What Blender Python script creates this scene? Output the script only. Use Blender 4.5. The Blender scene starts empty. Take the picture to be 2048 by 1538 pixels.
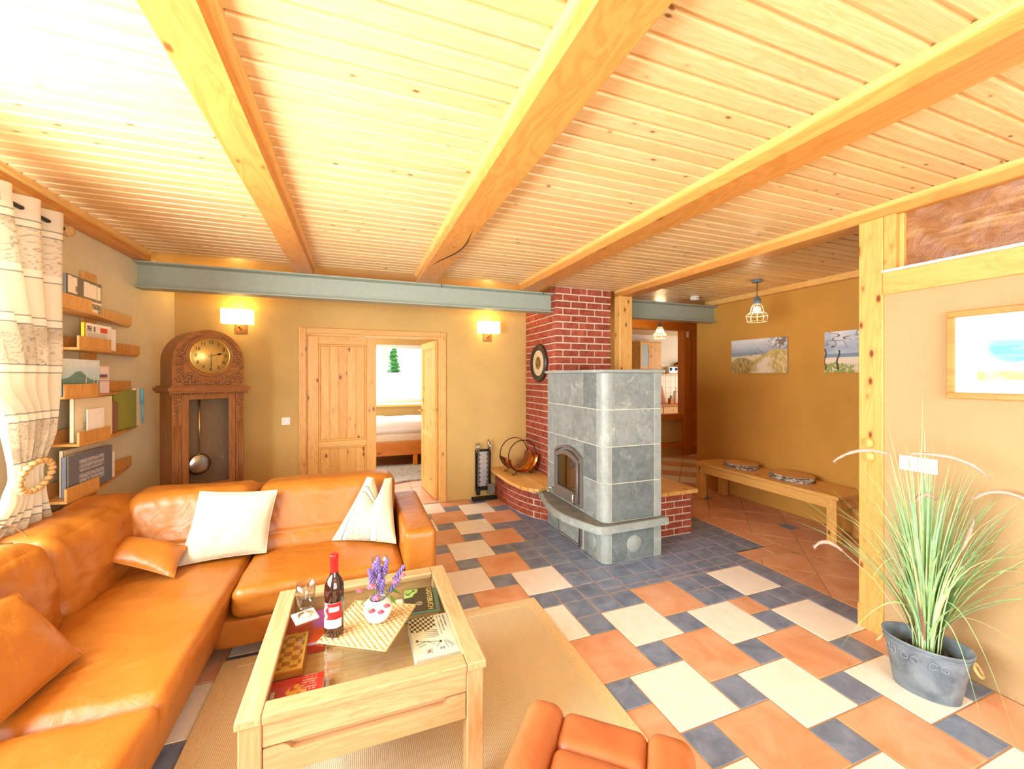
import bpy, bmesh, math, random
import numpy as np
from mathutils import Vector, Matrix, noise

random.seed(7)
S = bpy.context.scene
COL = S.collection
PI = math.pi

# ------------------------------------------------------------------ camera
cam_d = bpy.data.cameras.new('camera')
cam = bpy.data.objects.new('camera', cam_d)
COL.objects.link(cam)
cam.location = (0, 0, 1.52)
cam.rotation_euler = (PI/2, 0, -math.radians(20.72))
cam_d.sensor_width = 36.0
cam_d.lens = 36.0*822/2048
cam_d.shift_y = (752-769)/2048
cam_d.clip_start = 0.05
S.camera = cam

# ------------------------------------------------------------------ light and exposure
S.view_settings.view_transform = 'Standard'
S.view_settings.look = 'None'
S.view_settings.exposure = -0.08
S.view_settings.gamma = 1.0
S.view_settings.use_curve_mapping = False
W = bpy.data.worlds.new('world'); S.world = W
W.use_nodes = True
bg = W.node_tree.nodes['Background']
bg.inputs[0].default_value = (0.93, 0.97, 1.0, 1)
bg.inputs[1].default_value = 4.0
S.cycles.max_bounces = 8
S.cycles.diffuse_bounces = 5
S.cycles.transparent_max_bounces = 12
S.cycles.sample_clamp_indirect = 6.0
S.cycles.use_denoising = True

def area(name, loc, rot, sx, sy, power, col, spread=180):
    l = bpy.data.lights.new(name, 'AREA'); l.shape = 'RECTANGLE'
    l.size = sx; l.size_y = sy; l.energy = power; l.color = col
    l.spread = math.radians(spread)
    o = bpy.data.objects.new(name, l); COL.objects.link(o)
    o.location = loc; o.rotation_euler = rot
    return o
def point(name, loc, power, col, r=0.03):
    l = bpy.data.lights.new(name, 'POINT'); l.energy = power; l.color = col; l.shadow_soft_size = r
    o = bpy.data.objects.new(name, l); COL.objects.link(o); o.location = loc
    return o
DAY = (0.84, 0.93, 1.0)
# daylight entering through the windows of the room, and an area light in the kitchen
area('daylight_garden_window', (1.15, -2.12, 1.35), (PI/2+.12, 0, 0), 3.0, 2.0, 135, DAY)
area('daylight_left_window', (-1.72, 1.15, 1.5), (PI/2+0.10, 0, -PI/2), 2.3, 1.3, 255, DAY)
area('kitchen_area_light', (8.6, 7.4, 1.6), (PI/2, 0, PI/2), 1.2, 1.2, 22, DAY)  # area light inside the kitchen, before a wall without opening

# ------------------------------------------------------------------ colour and node helpers
def lin(c): return c/12.92 if c <= 0.04045 else ((c+0.055)/1.055)**2.4
def H(s):
    s = s.lstrip('#')
    return tuple(lin(int(s[i:i+2], 16)/255) for i in (0, 2, 4))
def H4(s): return H(s)+(1,)
def mix3(a, b, t): return tuple(a[i]*(1-t)+b[i]*t for i in range(3))

class NT:
    def __init__(s, name, rough=0.5, metal=0.0, spec=0.5):
        s.m = bpy.data.materials.new(name); s.m.use_nodes = True
        s.t = s.m.node_tree; s.n = s.t.nodes; s.l = s.t.links
        s.b = s.n['Principled BSDF']; s.out = s.n['Material Output']
        s.b.inputs['Roughness'].default_value = rough
        s.b.inputs['Metallic'].default_value = metal
        s.b.inputs['Specular IOR Level'].default_value = spec
        s.tc = None
    def add(s, typ, **k):
        n = s.n.new(typ)
        for a, v in k.items(): setattr(n, a, v)
        return n
    def coord(s, scale=(1, 1, 1), rnd=True, world=False):
        if s.tc is None: s.tc = s.add('ShaderNodeTexCoord')
        src = s.tc.outputs['Object']
        if world:
            g = s.add('ShaderNodeNewGeometry'); src = g.outputs['Position']
        if rnd:
            oi = s.add('ShaderNodeObjectInfo')
            mu = s.add('ShaderNodeVectorMath', operation='SCALE')
            mu.inputs[0].default_value = (37.0, 91.0, 53.0)
            s.l.new(oi.outputs['Random'], mu.inputs['Scale'])
            ad = s.add('ShaderNodeVectorMath', operation='ADD')
            s.l.new(src, ad.inputs[0]); s.l.new(mu.outputs[0], ad.inputs[1]); src = ad.outputs[0]
        mp = s.add('ShaderNodeMapping'); mp.inputs['Scale'].default_value = scale
        s.l.new(src, mp.inputs['Vector'])
        return mp.outputs[0]
    def noise(s, vec, scale=5, detail=3, rough=0.5, dist=0.0):
        n = s.add('ShaderNodeTexNoise')
        n.inputs['Scale'].default_value = scale; n.inputs['Detail'].default_value = detail
        n.inputs['Roughness'].default_value = rough; n.inputs['Distortion'].default_value = dist
        s.l.new(vec, n.inputs['Vector']); return n.outputs[0]
    def ramp(s, fac, stops):
        r = s.add('ShaderNodeValToRGB')
        e = r.color_ramp.elements
        e[0].position = stops[0][0]; e[0].color = tuple(stops[0][1])+(1,)
        e[1].position = stops[-1][0]; e[1].color = tuple(stops[-1][1])+(1,)
        for p, c in stops[1:-1]:
            q = e.new(p); q.color = tuple(c)+(1,)
        s.l.new(fac, r.inputs[0]); return r.outputs[0]
    def mix(s, fac, a, b, mode='MIX'):
        m = s.add('ShaderNodeMixRGB', blend_type=mode)
        for i, v in ((0, fac), (1, a), (2, b)):
            if isinstance(v, (int, float)): m.inputs[i].default_value = v
            elif isinstance(v, tuple): m.inputs[i].default_value = v+(1,) if len(v) == 3 else v
            else: s.l.new(v, m.inputs[i])
        return m.outputs[0]
    def color(s, sock): s.l.new(sock, s.b.inputs['Base Color'])
    def bump(s, h, strength=0.3, dist=0.01):
        b = s.add('ShaderNodeBump'); b.inputs['Strength'].default_value = strength
        b.inputs['Distance'].default_value = dist
        s.l.new(h, b.inputs['Height']); s.l.new(b.outputs[0], s.b.inputs['Normal'])
    def hsvrand(s, sock, amt):
        oi = s.add('ShaderNodeObjectInfo')
        mr = s.add('ShaderNodeMapRange'); mr.inputs['To Min'].default_value = 1-amt; mr.inputs['To Max'].default_value = 1+amt
        s.l.new(oi.outputs['Random'], mr.inputs['Value'])
        hs = s.add('ShaderNodeHueSaturation'); s.l.new(mr.outputs[0], hs.inputs['Value']); s.l.new(sock, hs.inputs['Color'])
        return hs.outputs[0]

def plain(name, hexs, rough=0.5, metal=0.0, spec=0.5, nz=0.06, bump=0.0, sc=30):
    t = NT(name, rough, metal, spec)
    c = H(hexs); v = t.coord()
    f = t.noise(v, sc, 3)
    t.color(t.ramp(f, [(0.3, tuple(x*(1-nz) for x in c)), (0.7, tuple(min(1, x*(1+nz)) for x in c))]))
    if bump: t.bump(f, bump, 0.003)
    return t.m
def plaster(name, hexs, amt=0.1, bump=0.25):
    t = NT(name, 0.9, 0, 0.15); c = H(hexs); v = t.coord(rnd=False)
    f = t.noise(v, 1.3, 6, 0.6); g = t.noise(v, 90, 4, 0.7)
    a = t.ramp(f, [(0.3, tuple(x*(1-amt) for x in c)), (0.7, tuple(min(1, x*(1+amt)) for x in c))])
    b = t.ramp(g, [(0.3, (0.90, 0.90, 0.90)), (0.7, (1, 1, 1))])
    t.color(t.mix(0.6, a, b, 'MULTIPLY')); t.bump(g, bump, 0.004)
    return t.m
def wood(name, light, dark, axis='X', rough=0.45, knots=0.11, knotcol='#7a4a20', grain=7.0, var=0.07, kscale=1.0):
    t = NT(name, rough, 0, 0.4)
    ix = 'XYZ'.index(axis)
    def sc(a, c): v = [c, c, c]; v[ix] = a; return tuple(v)
    v1 = t.coord(sc(0.9, grain)); n1 = t.noise(v1, 1.6, 4, 0.55, 1.2)
    wv = t.add('ShaderNodeMath', operation='SINE')
    mu = t.add('ShaderNodeMath', operation='MULTIPLY'); mu.inputs[1].default_value = 42.0
    t.l.new(n1, mu.inputs[0]); t.l.new(mu.outputs[0], wv.inputs[0])
    mr = t.add('ShaderNodeMapRange'); mr.inputs['From Min'].default_value = -1; t.l.new(wv.outputs[0], mr.inputs['Value'])
    fine = t.noise(t.coord(sc(4, 160)), 1.0, 2)
    L, D = H(light), H(dark)
    base = t.ramp(mr.outputs[0], [(0.0, mix3(L, D, 0.42)), (0.45, mix3(L, D, 0.1)), (1.0, L)])
    base = t.mix(0.35, base, t.ramp(fine, [(0.35, (0.78, 0.72, 0.62)), (0.65, (1, 1, 1))]), 'MULTIPLY')
    big = t.noise(v1, 0.35, 2)
    base = t.mix(t.ramp(big, [(0.35, (0, 0, 0)), (0.75, (0.5, 0.5, 0.5))]), base, D)
    if knots > 0:
        vo = t.add('ShaderNodeTexVoronoi'); vo.inputs['Scale'].default_value = 1.0
        vv = t.coord(sc(2.2*kscale, 4.6*kscale)); t.l.new(vv, vo.inputs['Vector'])
        k = t.ramp(vo.outputs['Distance'], [(knots*0.45, (1, 1, 1)), (knots, (0.12, 0.12, 0.12)), (knots*1.9, (0, 0, 0))])
        base = t.mix(k, base, H(knotcol))
    t.color(t.hsvrand(base, var)); t.bump(mr.outputs[0], 0.06, 0.002)
    return t.m
def tile(name, lo, hi, sc=9, rough=0.35, var=0.05, cont=(0.35, 0.68), bump=0.05, spec=0.5):
    t = NT(name, rough, 0, spec); v = t.coord()
    f = t.noise(v, sc, 6, 0.6, 0.6)
    t.color(t.hsvrand(t.ramp(f, [(cont[0], H(lo)), (cont[1], H(hi))]), var)); t.bump(f, bump, 0.004)
    return t.m
def soap(name, lo, hi, vein, var=0.06):
    t = NT(name, 0.45, 0, 0.4); v = t.coord()
    f = t.noise(v, 9, 9, 0.78, 0.5); g = t.noise(v, 5.0, 9, 0.8, 0.9)
    a = t.ramp(f, [(0.32, H(lo)), (0.66, H(hi))])
    k = t.ramp(g, [(0.56, (0, 0, 0)), (0.70, (0.75, 0.75, 0.75))])
    t.color(t.hsvrand(t.mix(k, a, H(vein)), var)); t.bump(f, 0.12, 0.004)
    return t.m
def leather(name, c1, c2, rough=0.36, wr=0.35):
    t = NT(name, rough, 0, 0.5); v = t.coord(rnd=False)
    f = t.noise(v, 3.0, 5, 0.6, 0.4)
    t.color(t.ramp(f, [(0.3, H(c1)), (0.7, H(c2))]))
    vo = t.add('ShaderNodeTexVoronoi'); vo.inputs['Scale'].default_value = 420; t.l.new(v, vo.inputs['Vector'])
    w = t.noise(t.coord((1, 1, 1), rnd=False), 7, 3, 0.5, 1.0)
    sm = t.add('ShaderNodeMath', operation='MULTIPLY_ADD'); sm.inputs[1].default_value = 0.03
    t.l.new(vo.outputs['Distance'], sm.inputs[0]); t.l.new(w, sm.inputs[2])
    t.bump(sm.outputs[0], wr, 0.02)
    return t.m
def metal(name, hexs, rough=0.35, m=1.0):
    return plain(name, hexs, rough, m, 0.5, 0.08, 0.0, 60)
def fabric(name, c1, c2, sc=260, rough=0.95, bump=0.3):
    t = NT(name, rough, 0, 0.1); v = t.coord(rnd=False)
    a = t.noise(t.coord((sc, sc*0.15, sc*0.15), rnd=False), 1, 2); b = t.noise(t.coord((sc*0.15, sc, sc), rnd=False), 1, 2)
    s_ = t.mix(0.5, a, b); r = t.ramp(s_, [(0.35, H(c1)), (0.65, H(c2))])
    t.color(r); t.bump(s_, bump, 0.003)
    return t.m
def emit(name, hexs, strength):
    t = NT(name, 0.5); t.b.inputs['Base Color'].default_value = H4(hexs)
    t.b.inputs['Emission Color'].default_value = H4(hexs); t.b.inputs['Emission Strength'].default_value = strength
    return t.m
def pane(name, tint='#ffffff', refl=1.0, rough=0.02):
    m = bpy.data.materials.new(name); m.use_nodes = True
    n, l = m.node_tree.nodes, m.node_tree.links
    n.remove(n['Principled BSDF'])
    tr = n.new('ShaderNodeBsdfTransparent'); tr.inputs[0].default_value = H4(tint)
    gl = n.new('ShaderNodeBsdfGlossy'); gl.inputs['Roughness'].default_value = rough
    fr = n.new('ShaderNodeFresnel'); fr.inputs[0].default_value = 1.45
    mu = n.new('ShaderNodeMath'); mu.operation = 'MULTIPLY'; mu.inputs[1].default_value = refl
    mx = n.new('ShaderNodeMixShader')
    ge = n.new('ShaderNodeNewGeometry'); sb = n.new('ShaderNodeMath'); sb.operation = 'SUBTRACT'; sb.inputs[0].default_value = 1.0; sb.use_clamp = True
    m2 = n.new('ShaderNodeMath'); m2.operation = 'MULTIPLY'
    l.new(ge.outputs['Backfacing'], sb.inputs[1]); l.new(sb.outputs[0], m2.inputs[1]); l.new(fr.outputs[0], m2.inputs[0])
    l.new(m2.outputs[0], mu.inputs[0]); l.new(mu.outputs[0], mx.inputs[0])
    l.new(tr.outputs[0], mx.inputs[1]); l.new(gl.outputs[0], mx.inputs[2]); l.new(mx.outputs[0], n['Material Output'].inputs[0])
    return m
_paint = {}
def paintmat(rough=0.6, bump=False):
    k = (rough, bump)
    if k not in _paint:
        t = NT('printed_colour', rough, 0, 0.3)
        a = t.add('ShaderNodeAttribute'); a.attribute_name = 'Col'
        t.color(a.outputs['Color'])
        if bump: t.bump(t.noise(t.coord(rnd=False), 220, 2), 0.3, 0.003)
        _paint[k] = t.m
    return _paint[k]

M = {}
M['wall'] = plaster('ochre_clay_plaster', '#d1ad69')
M['wall_r'] = plaster('pale_clay_plaster', '#bea073')
M['wall_white'] = plaster('white_plaster', '#e9dcc4', 0.03)
M['board'] = wood('pine_ceiling_board', '#edcb94', '#d9a965', 'X', 0.33, 0.10, '#8a5a28', 9, 0.06, kscale=2.6)
M['beam'] = wood('pine_beam', '#d6964a', '#b56f2c', 'Y', 0.42, 0.08, '#8a4c1c', 4.5, 0.03, kscale=1.3)
M['trimY'] = wood('pine_trim_long', '#efbf70', '#d8943f', 'Y', 0.4, 0.0, var=0.03)
M['pineX'] = wood('pine_across', '#efc070', '#d8933e', 'X', 0.4, 0.09, '#8a4c1c', 6)
M['pineY'] = wood('pine_along', '#efc070', '#d8933e', 'Y', 0.4, 0.09, '#8a4c1c', 6)
M['pineZ'] = wood('pine_upright', '#ecb868', '#d6913f', 'Z', 0.4, 0.17, '#7e3f18', 6, 0.03, kscale=2.5)
M['timberZ'] = wood('orange_timber_upright', '#d8862f', '#b5641e', 'Z', 0.5, 0.08, '#5c2a0c')
M['timberX'] = wood('orange_timber_across', '#d8862f', '#b5641e', 'X', 0.5, 0.08, '#5c2a0c')
M['beechX'] = wood('core_beech_across', '#cda578', '#ae7c4c', 'X', 0.4, 0.0, grain=10, var=0.02)
M['beechY'] = wood('core_beech_along', '#cda578', '#ae7c4c', 'Y', 0.4, 0.0, grain=10, var=0.02)
M['beechZ'] = wood('core_beech_upright', '#cda578', '#ae7c4c', 'Z', 0.4, 0.0, grain=10, var=0.02)
M['shelfW'] = wood('oiled_beech_shelf', '#dca760', '#bf8038', 'Z', 0.45, 0.0, grain=8, var=0.05)
M['oakZ'] = wood('antique_oak_upright', '#a46a36', '#6f3f1a', 'Z', 0.4, 0.0, grain=9, var=0.02)
M['oakX'] = wood('antique_oak_across', '#a46a36', '#6f3f1a', 'X', 0.38, 0.0, grain=9, var=0.02)
M['oakcarve'] = plain('carved_oak', '#8d5c32', 0.38, 0, 0.5, 0.2, 0.0, 25)
M['slatY'] = wood('spruce_slat', '#e8b768', '#cc8838', 'Y', 0.45, 0.07, '#8a4c1c', 8, 0.08)
M['terra'] = tile('terracotta_tile', '#cf8a5c', '#e6b793', 5, cont=(.25,.78))
M['cream'] = tile('cream_tile', '#efe7d6', '#f5f0e5', 14, 0.3, 0.015, bump=0.02)
M['slate'] = tile('blue_grey_tile', '#56647a', '#8f9db4', 8, 0.32, 0.06, cont=(.25,.75))
M['browntile'] = tile('brown_tile', '#8a5433', '#b0764a', 8, 0.3)
M['grout'] = plain('floor_grout', '#b08a62', 0.9)
M['brick'] = tile('fired_brick', '#90402a', '#b4604a', 16, 0.8, 0.14, bump=0.5, spec=0.2)
M['mortar'] = plain('brick_mortar', '#dcc8ae', 0.95, 0, 0.1, 0.1, 0.3)
M['soap'] = soap('soapstone', '#6f7876', '#989f9a', '#d3d4c6')
M['soapd'] = soap('dark_soapstone', '#565f5e', '#7c8684', '#b4b8ae')
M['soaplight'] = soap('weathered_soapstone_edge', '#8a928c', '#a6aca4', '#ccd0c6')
M['soaptop'] = soap('sooty_soapstone_shelf', '#57534a', '#7b766a', '#989284')
M['joint'] = plain('stove_joint', '#d8d2bd', 0.9)
M['iron'] = metal('stove_cast_iron', '#7a726a', 0.5, 0.4)
M['blackiron'] = metal('black_iron', '#24211f', 0.5, 0.6)
M['steel'] = plain('grey_green_steel_paint', '#9aa392', 0.45, 0.0, 0.5, 0.05)
M['chrome'] = metal('brushed_steel', '#c9c9c4', 0.28)
M['copper'] = metal('copper_sheet', '#c4763a', 0.22)
M['firebox'] = plain('firebox_brick', '#c08248', 0.9)
M['sgl'] = pane('stove_glass', '#d0b08a', 2.6)
M['gl'] = pane('clear_glass', '#ffffff', 1.0)
M['glt'] = pane('table_glass', '#f7fbf7', 1.1)
M['leather'] = leather('cognac_leather', '#a35f1a', '#b26c22')
M['leather2'] = leather('cognac_throw_leather', '#a6621c', '#b87028', 0.33, 0.45)
M['leather3'] = leather('rust_leather', '#a55a2e', '#bd7442', 0.42, 0.2)
M['linen'] = fabric('cream_linen', '#bcac8e', '#cfc1a6')
M['sisal'] = fabric('sisal_weave', '#b9935c', '#d9b880', 170, 0.95, 0.7)
M['sisalb'] = fabric('sisal_border', '#d2b684', '#e6d0a2', 300, 0.9, 0.3)
M['white'] = plain('white_plastic', '#f2efe6', 0.35)
M['whitegl'] = plain('white_glaze', '#f4f1ea', 0.15)
M['brass'] = metal('brushed_brass', '#d9b35e', 0.3)
M['black'] = plain('black_paint', '#191615', 0.5)
M['zinc'] = tile('zinc_tub', '#5c6872', '#8b98a0', 9, 0.45, 0.02, bump=0.1)
M['rope'] = fabric('natural_rope', '#b98f55', '#e0bd83', 300)
M['soil'] = plain('potting_soil', '#6b5136', 0.95, 0, 0.1, 0.3, 0.6, 60)
M['brownpane'] = None

# ------------------------------------------------------------------ geometry helpers
LOC = {}
class B:
    def __init__(s): s.bm = bmesh.new()
    def _add(s, vs, fs):
        v = [s.bm.verts.new(p) for p in vs]
        for f in fs:
            try: s.bm.faces.new([v[i] for i in f])
            except ValueError: pass
        return v
    def box(s, x0, y0, z0, x1, y1, z1, bev=0.0, seg=1, xf=None):
        x0, x1 = min(x0, x1), max(x0, x1); y0, y1 = min(y0, y1), max(y0, y1); z0, z1 = min(z0, z1), max(z0, z1)
        t = bmesh.new(); bmesh.ops.create_cube(t, size=1)
        for v in t.verts:
            v.co = Vector(((x0+x1)/2+v.co.x*(x1-x0), (y0+y1)/2+v.co.y*(y1-y0), (z0+z1)/2+v.co.z*(z1-z0)))
        if bev > 0:
            bmesh.ops.bevel(t, geom=list(t.edges), offset=min(bev, (x1-x0)*.45, (y1-y0)*.45, (z1-z0)*.45), segments=seg, affect='EDGES', profile=0.5)
        s.merge(t, xf); return s
    def merge(s, t, xf=None):
        if xf:
            for v in t.verts: v.co = xf(v.co)
        mp = {v: s.bm.verts.new(v.co) for v in t.verts}
        for f in t.faces:
            try: nf = s.bm.faces.new([mp[v] for v in f.verts]); nf.smooth = f.smooth
            except ValueError: pass
        t.free()
    def prism(s, poly, z0, z1, bev=0.0, seg=1):
        t = bmesh.new()
        a = [t.verts.new((p[0], p[1], z0)) for p in poly]; b = [t.verts.new((p[0], p[1], z1)) for p in poly]
        n = len(poly)
        t.faces.new(a[::-1]); t.faces.new(b)
        for i in range(n): t.faces.new([a[i], a[(i+1) % n], b[(i+1) % n], b[i]])
        bmesh.ops.recalc_face_normals(t, faces=t.faces)
        if bev: bmesh.ops.bevel(t, geom=[e for e in t.edges if abs(e.verts[0].co.z-e.verts[1].co.z) < 1e-6], offset=bev, segments=seg, affect='EDGES', profile=0.5)
        s.merge(t); return s
    def prof(s, pts, axis, a0, a1):
        """extrude a 2-D profile along 'X' (pts are y,z), 'Y' (x,z) """
        def P(p, a): return (a, p[0], p[1]) if axis == 'X' else (p[0], a, p[1])
        n = len(pts)
        vs = [P(p, a0) for p in pts]+[P(p, a1) for p in pts]
        fs = [list(range(n)), list(range(n, 2*n))[::-1]]+[[i, i+n, (i+1) % n+n, (i+1) % n] for i in range(n)]
        t = bmesh.new(); v = [t.verts.new(p) for p in vs]
        for f in fs: t.faces.new([v[i] for i in f])
        bmesh.ops.recalc_face_normals(t, faces=t.faces); s.merge(t); return s
    def tube(s, pts, r, seg=8, closed=False, caps=True):
        pts = [Vector(p) for p in pts]; n = len(pts)
        rs = r if isinstance(r, (list, tuple)) else [r]*n
        rings = []; up = Vector((0, 0, 1)); prev = None
        for i, p in enumerate(pts):
            if closed: d = pts[(i+1) % n]-pts[i-1]
            else: d = pts[min(i+1, n-1)]-pts[max(i-1, 0)]
            if d.length < 1e-9: d = Vector((0, 0, 1))
            d.normalize()
            if prev is None:
                a = d.cross(up)
                if a.length < 1e-3: a = d.cross(Vector((1, 0, 0)))
            else:
                a = prev-d*prev.dot(d)
                if a.length < 1e-6: a = d.cross(up)
            a.normalize(); prev = a; b = d.cross(a)
            rings.append([s.bm.verts.new(p+(a*math.cos(2*PI*k/seg)+b*math.sin(2*PI*k/seg))*rs[i]) for k in range(seg)])
        m = n if closed else n-1
        for i in range(m):
            A, C = rings[i], rings[(i+1) % n]
            for k in range(seg):
                f = s.bm.faces.new([A[k], A[(k+1) % seg], C[(k+1) % seg], C[k]]); f.smooth = True
        if caps and not closed:
            s.bm.faces.new(rings[0][::-1]); s.bm.faces.new(rings[-1])
        return s
    def lathe(s, prof, c=(0, 0, 0), seg=24, axis='Z', sx=1, sy=1):
        rings = []
        def P(r, h, a):
            x, y = r*math.cos(a)*sx, r*math.sin(a)*sy
            if axis == 'Z': q = (x, y, h)
            elif axis == 'Y': q = (x, h, y)
            else: q = (h, x, y)
            return Vector(q)+Vector(c)
        for r, h in prof:
            if r < 1e-6: rings.append([s.bm.verts.new(P(0, h, 0))])
            else: rings.append([s.bm.verts.new(P(r, h, 2*PI*k/seg)) for k in range(seg)])
        for A, C in zip(rings, rings[1:]):
            for k in range(seg):
                q = [A[k % len(A)], A[(k+1) % len(A)], C[(k+1) % len(C)], C[k % len(C)]]
                u = []
                for v in q:
                    if v not in u: u.append(v)
                if len(u) > 2:
                    try: f = s.bm.faces.new(u); f.smooth = True
                    except ValueError: pass
        return s
    def ball(s, c, r, sub=2, sc=(1, 1, 1), nz=0):
        t = bmesh.new(); bmesh.ops.create_icosphere(t, subdivisions=sub, radius=1)
        for v in t.verts:
            k = 1+(noise.noise(v.co*2+Vector(c)*9)*nz if nz else 0)
            v.co = Vector((c[0]+v.co.x*r*sc[0]*k, c[1]+v.co.y*r*sc[1]*k, c[2]+v.co.z*r*sc[2]*k))
        for f in t.faces: f.smooth = True
        s.merge(t); return s
    def soft(s, x0, y0, z0, x1, y1, z1, r=0.05, n=12, puff=(0, 0, 0), wr=0.0, wf=6.0, xf=None, creases=None):
        t = bmesh.new(); bmesh.ops.create_cube(t, size=2)
        bmesh.ops.subdivide_edges(t, edges=list(t.edges), cuts=n, use_grid_fill=True)
        h = Vector(((x1-x0)/2, (y1-y0)/2, (z1-z0)/2)); c = Vector(((x1+x0)/2, (y1+y0)/2, (z1+z0)/2))
        r = min(r, h.x*.98, h.y*.98, h.z*.98)
        for v in t.verts:
            p = v.co.copy(); q = Vector(); o = Vector()
            for i in range(3):
                a = abs(p[i]); w = math.copysign(1-(1-a)**1.5 if a < 1 else 1, p[i])
                o[i] = w*h[i]; q[i] = max(-(h[i]-r), min(h[i]-r, o[i]))
            d = o-q; d.normalize(); co = q+d*r
            for i in range(3):
                j, k = (i+1) % 3, (i+2) % 3
                if puff[i]:
                    co[i] += puff[i]*(o[i]/h[i])*(1-(o[j]/h[j])**2)*(1-(o[k]/h[k])**2)
            g = c+co
            if wr:
                g += d*wr*(noise.noise(g*wf)+0.5*noise.noise(g*wf*2.3))
            v.co = g
        for f in t.faces: f.smooth = True
        s.merge(t, xf); return s
    def obj(s, name, mat, parent=None, kind=None, smooth=None, **tags):
        me = bpy.data.meshes.new(name)
        off = LOC.get(parent, Vector((0, 0, 0))) if parent else Vector((0, 0, 0))
        if off.length > 0:
            for v in s.bm.verts: v.co -= off
        bmesh.ops.recalc_face_normals(s.bm, faces=s.bm.faces)
        if smooth is not None:
            for f in s.bm.faces: f.smooth = smooth
        s.bm.to_mesh(me); s.bm.free()
        me.materials.append(mat)
        o = bpy.data.objects.new(name, me); COL.objects.link(o)
        if parent: o.parent = parent; LOC[o] = LOC[parent]
        if kind: o['kind'] = kind
        for k, v in tags.items(): o[k] = v
        return o

def thing(name, label, cat, loc=(0, 0, 0), group=None):
    o = bpy.data.objects.new(name, None); COL.objects.link(o)
    o.empty_display_size = 0.05
    o.location = loc; LOC[o] = Vector(loc); o['label'] = label; o['category'] = cat
    if group: o['group'] = group
    return o
def tag(o, label, cat, group=None):
    o['label'] = label; o['category'] = cat
    if group: o['group'] = group
    return o
_mc = {}
def boxmesh(dx, dy, dz, bev, mat, name='piece'):
    k = (round(dx, 4), round(dy, 4), round(dz, 4), bev, mat.name)
    if k not in _mc:
        b = B().box(-dx/2, -dy/2, -dz/2, dx/2, dy/2, dz/2, bev)
        me = bpy.data.meshes.new(name); b.bm.to_mesh(me); b.bm.free(); me.materials.append(mat); _mc[k] = me
    return _mc[k]
def piece(name, me, parent, w, rz=0.0):
    o = bpy.data.objects.new(name, me); COL.objects.link(o); o.parent = parent
    o.location = Vector(w)-LOC[parent]; o.rotation_euler = (0, 0, rz)
    return o
def copy_tree(o, loc, label, group=None):
    def cp(a, par):
        c = a.copy(); COL.objects.link(c)
        if par: c.parent = par
        for ch in list(a.children): cp(ch, c)
        return c
    r = cp(o, None); r.location = loc; r['label'] = label
    if group: r['group'] = group
    return r

# painted grids --------------------------------------------------------------
def vn(x, y, seed=0):
    xi = np.floor(x); yi = np.floor(y); xf = x-xi; yf = y-yi
    def h(a, b):
        q = np.sin(a*127.1+b*311.7+seed*74.7)*43758.5453
        return q-np.floor(q)
    u = xf*xf*(3-2*xf); v = yf*yf*(3-2*yf)
    return (h(xi, yi)*(1-u)+h(xi+1, yi)*u)*(1-v)+(h(xi, yi+1)*(1-u)+h(xi+1, yi+1)*u)*v
def fb(x, y, seed=0, o=4):
    s = 0; a = 0.5
    for i in range(o): s = s+a*vn(x*2**i, y*2**i, seed+i); a *= 0.5
    return s/(1-0.5**o)
def lay(base, m, col):
    m = np.clip(m, 0, 1)[..., None]
    return base*(1-m)+np.array(H(col))*m
def full(u, col): return np.ones(u.shape+(3,))*np.array(H(col))
def paint(name, fn, place, nx, ny, parent=None, rough=0.6, smooth=True, bump=False, mat=None):
    """place(u,v)->Vector ; fn(U,V)->rgb array (v up)"""
    off = LOC.get(parent, Vector((0, 0, 0))) if parent else Vector((0, 0, 0))
    us = np.linspace(0, 1, nx+1); vs = np.linspace(0, 1, ny+1)
    U, V = np.meshgrid(us, vs); rgb = fn(U, V)
    verts = [Vector(place(u, v))-off for v in vs for u in us]
    faces = [(j*(nx+1)+i, j*(nx+1)+i+1, (j+1)*(nx+1)+i+1, (j+1)*(nx+1)+i) for j in range(ny) for i in range(nx)]
    me = bpy.data.meshes.new(name); me.from_pydata([tuple(v) for v in verts], [], faces)
    ca = me.color_attributes.new('Col', 'FLOAT_COLOR', 'POINT')
    d = np.ones((len(verts), 4), dtype=np.float32); d[:, :3] = rgb.reshape(-1, 3)
    ca.data.foreach_set('color', d.ravel())
    if smooth: me.polygons.foreach_set('use_smooth', [True]*len(faces))
    me.materials.append(mat or paintmat(rough, bump))
    o = bpy.data.objects.new(name, me); COL.objects.link(o)
    if parent: o.parent = parent; LOC[o] = LOC[parent]
    return o
def plane3(o, ux, vx):
    o, ux, vx = Vector(o), Vector(ux), Vector(vx)
    return lambda u, v: o+ux*u+vx*v
def text(name, body, loc, rot, size, mat, parent, ext=0.0006, align='CENTER', sx=1.0):
    c = bpy.data.curves.new(name, 'FONT'); c.body = body; c.size = size; c.extrude = ext
    c.align_x = align; c.align_y = 'CENTER'; c.materials.append(mat); c.resolution_u = 3
    q = bpy.data.objects.new('tmp', c); COL.objects.link(q)
    me = bpy.data.meshes.new_from_object(q.evaluated_get(bpy.context.evaluated_depsgraph_get())); me.name = name
    bpy.data.objects.remove(q)
    o = bpy.data.objects.new(name, me); COL.objects.link(o); o.parent = parent
    o.location = Vector(loc)-LOC[parent]; o.rotation_euler = rot; o.scale = (sx, 1, 1)
    return o

# ================================================================== SETTING
YB, XL, XR, ZC = 4.94, -1.67, 2.88, 2.52
def struct(name, b, mat, **k):
    o = b.obj(name, mat, kind='structure', **k); LOC[o] = Vector((0, 0, 0)); return o
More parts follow.
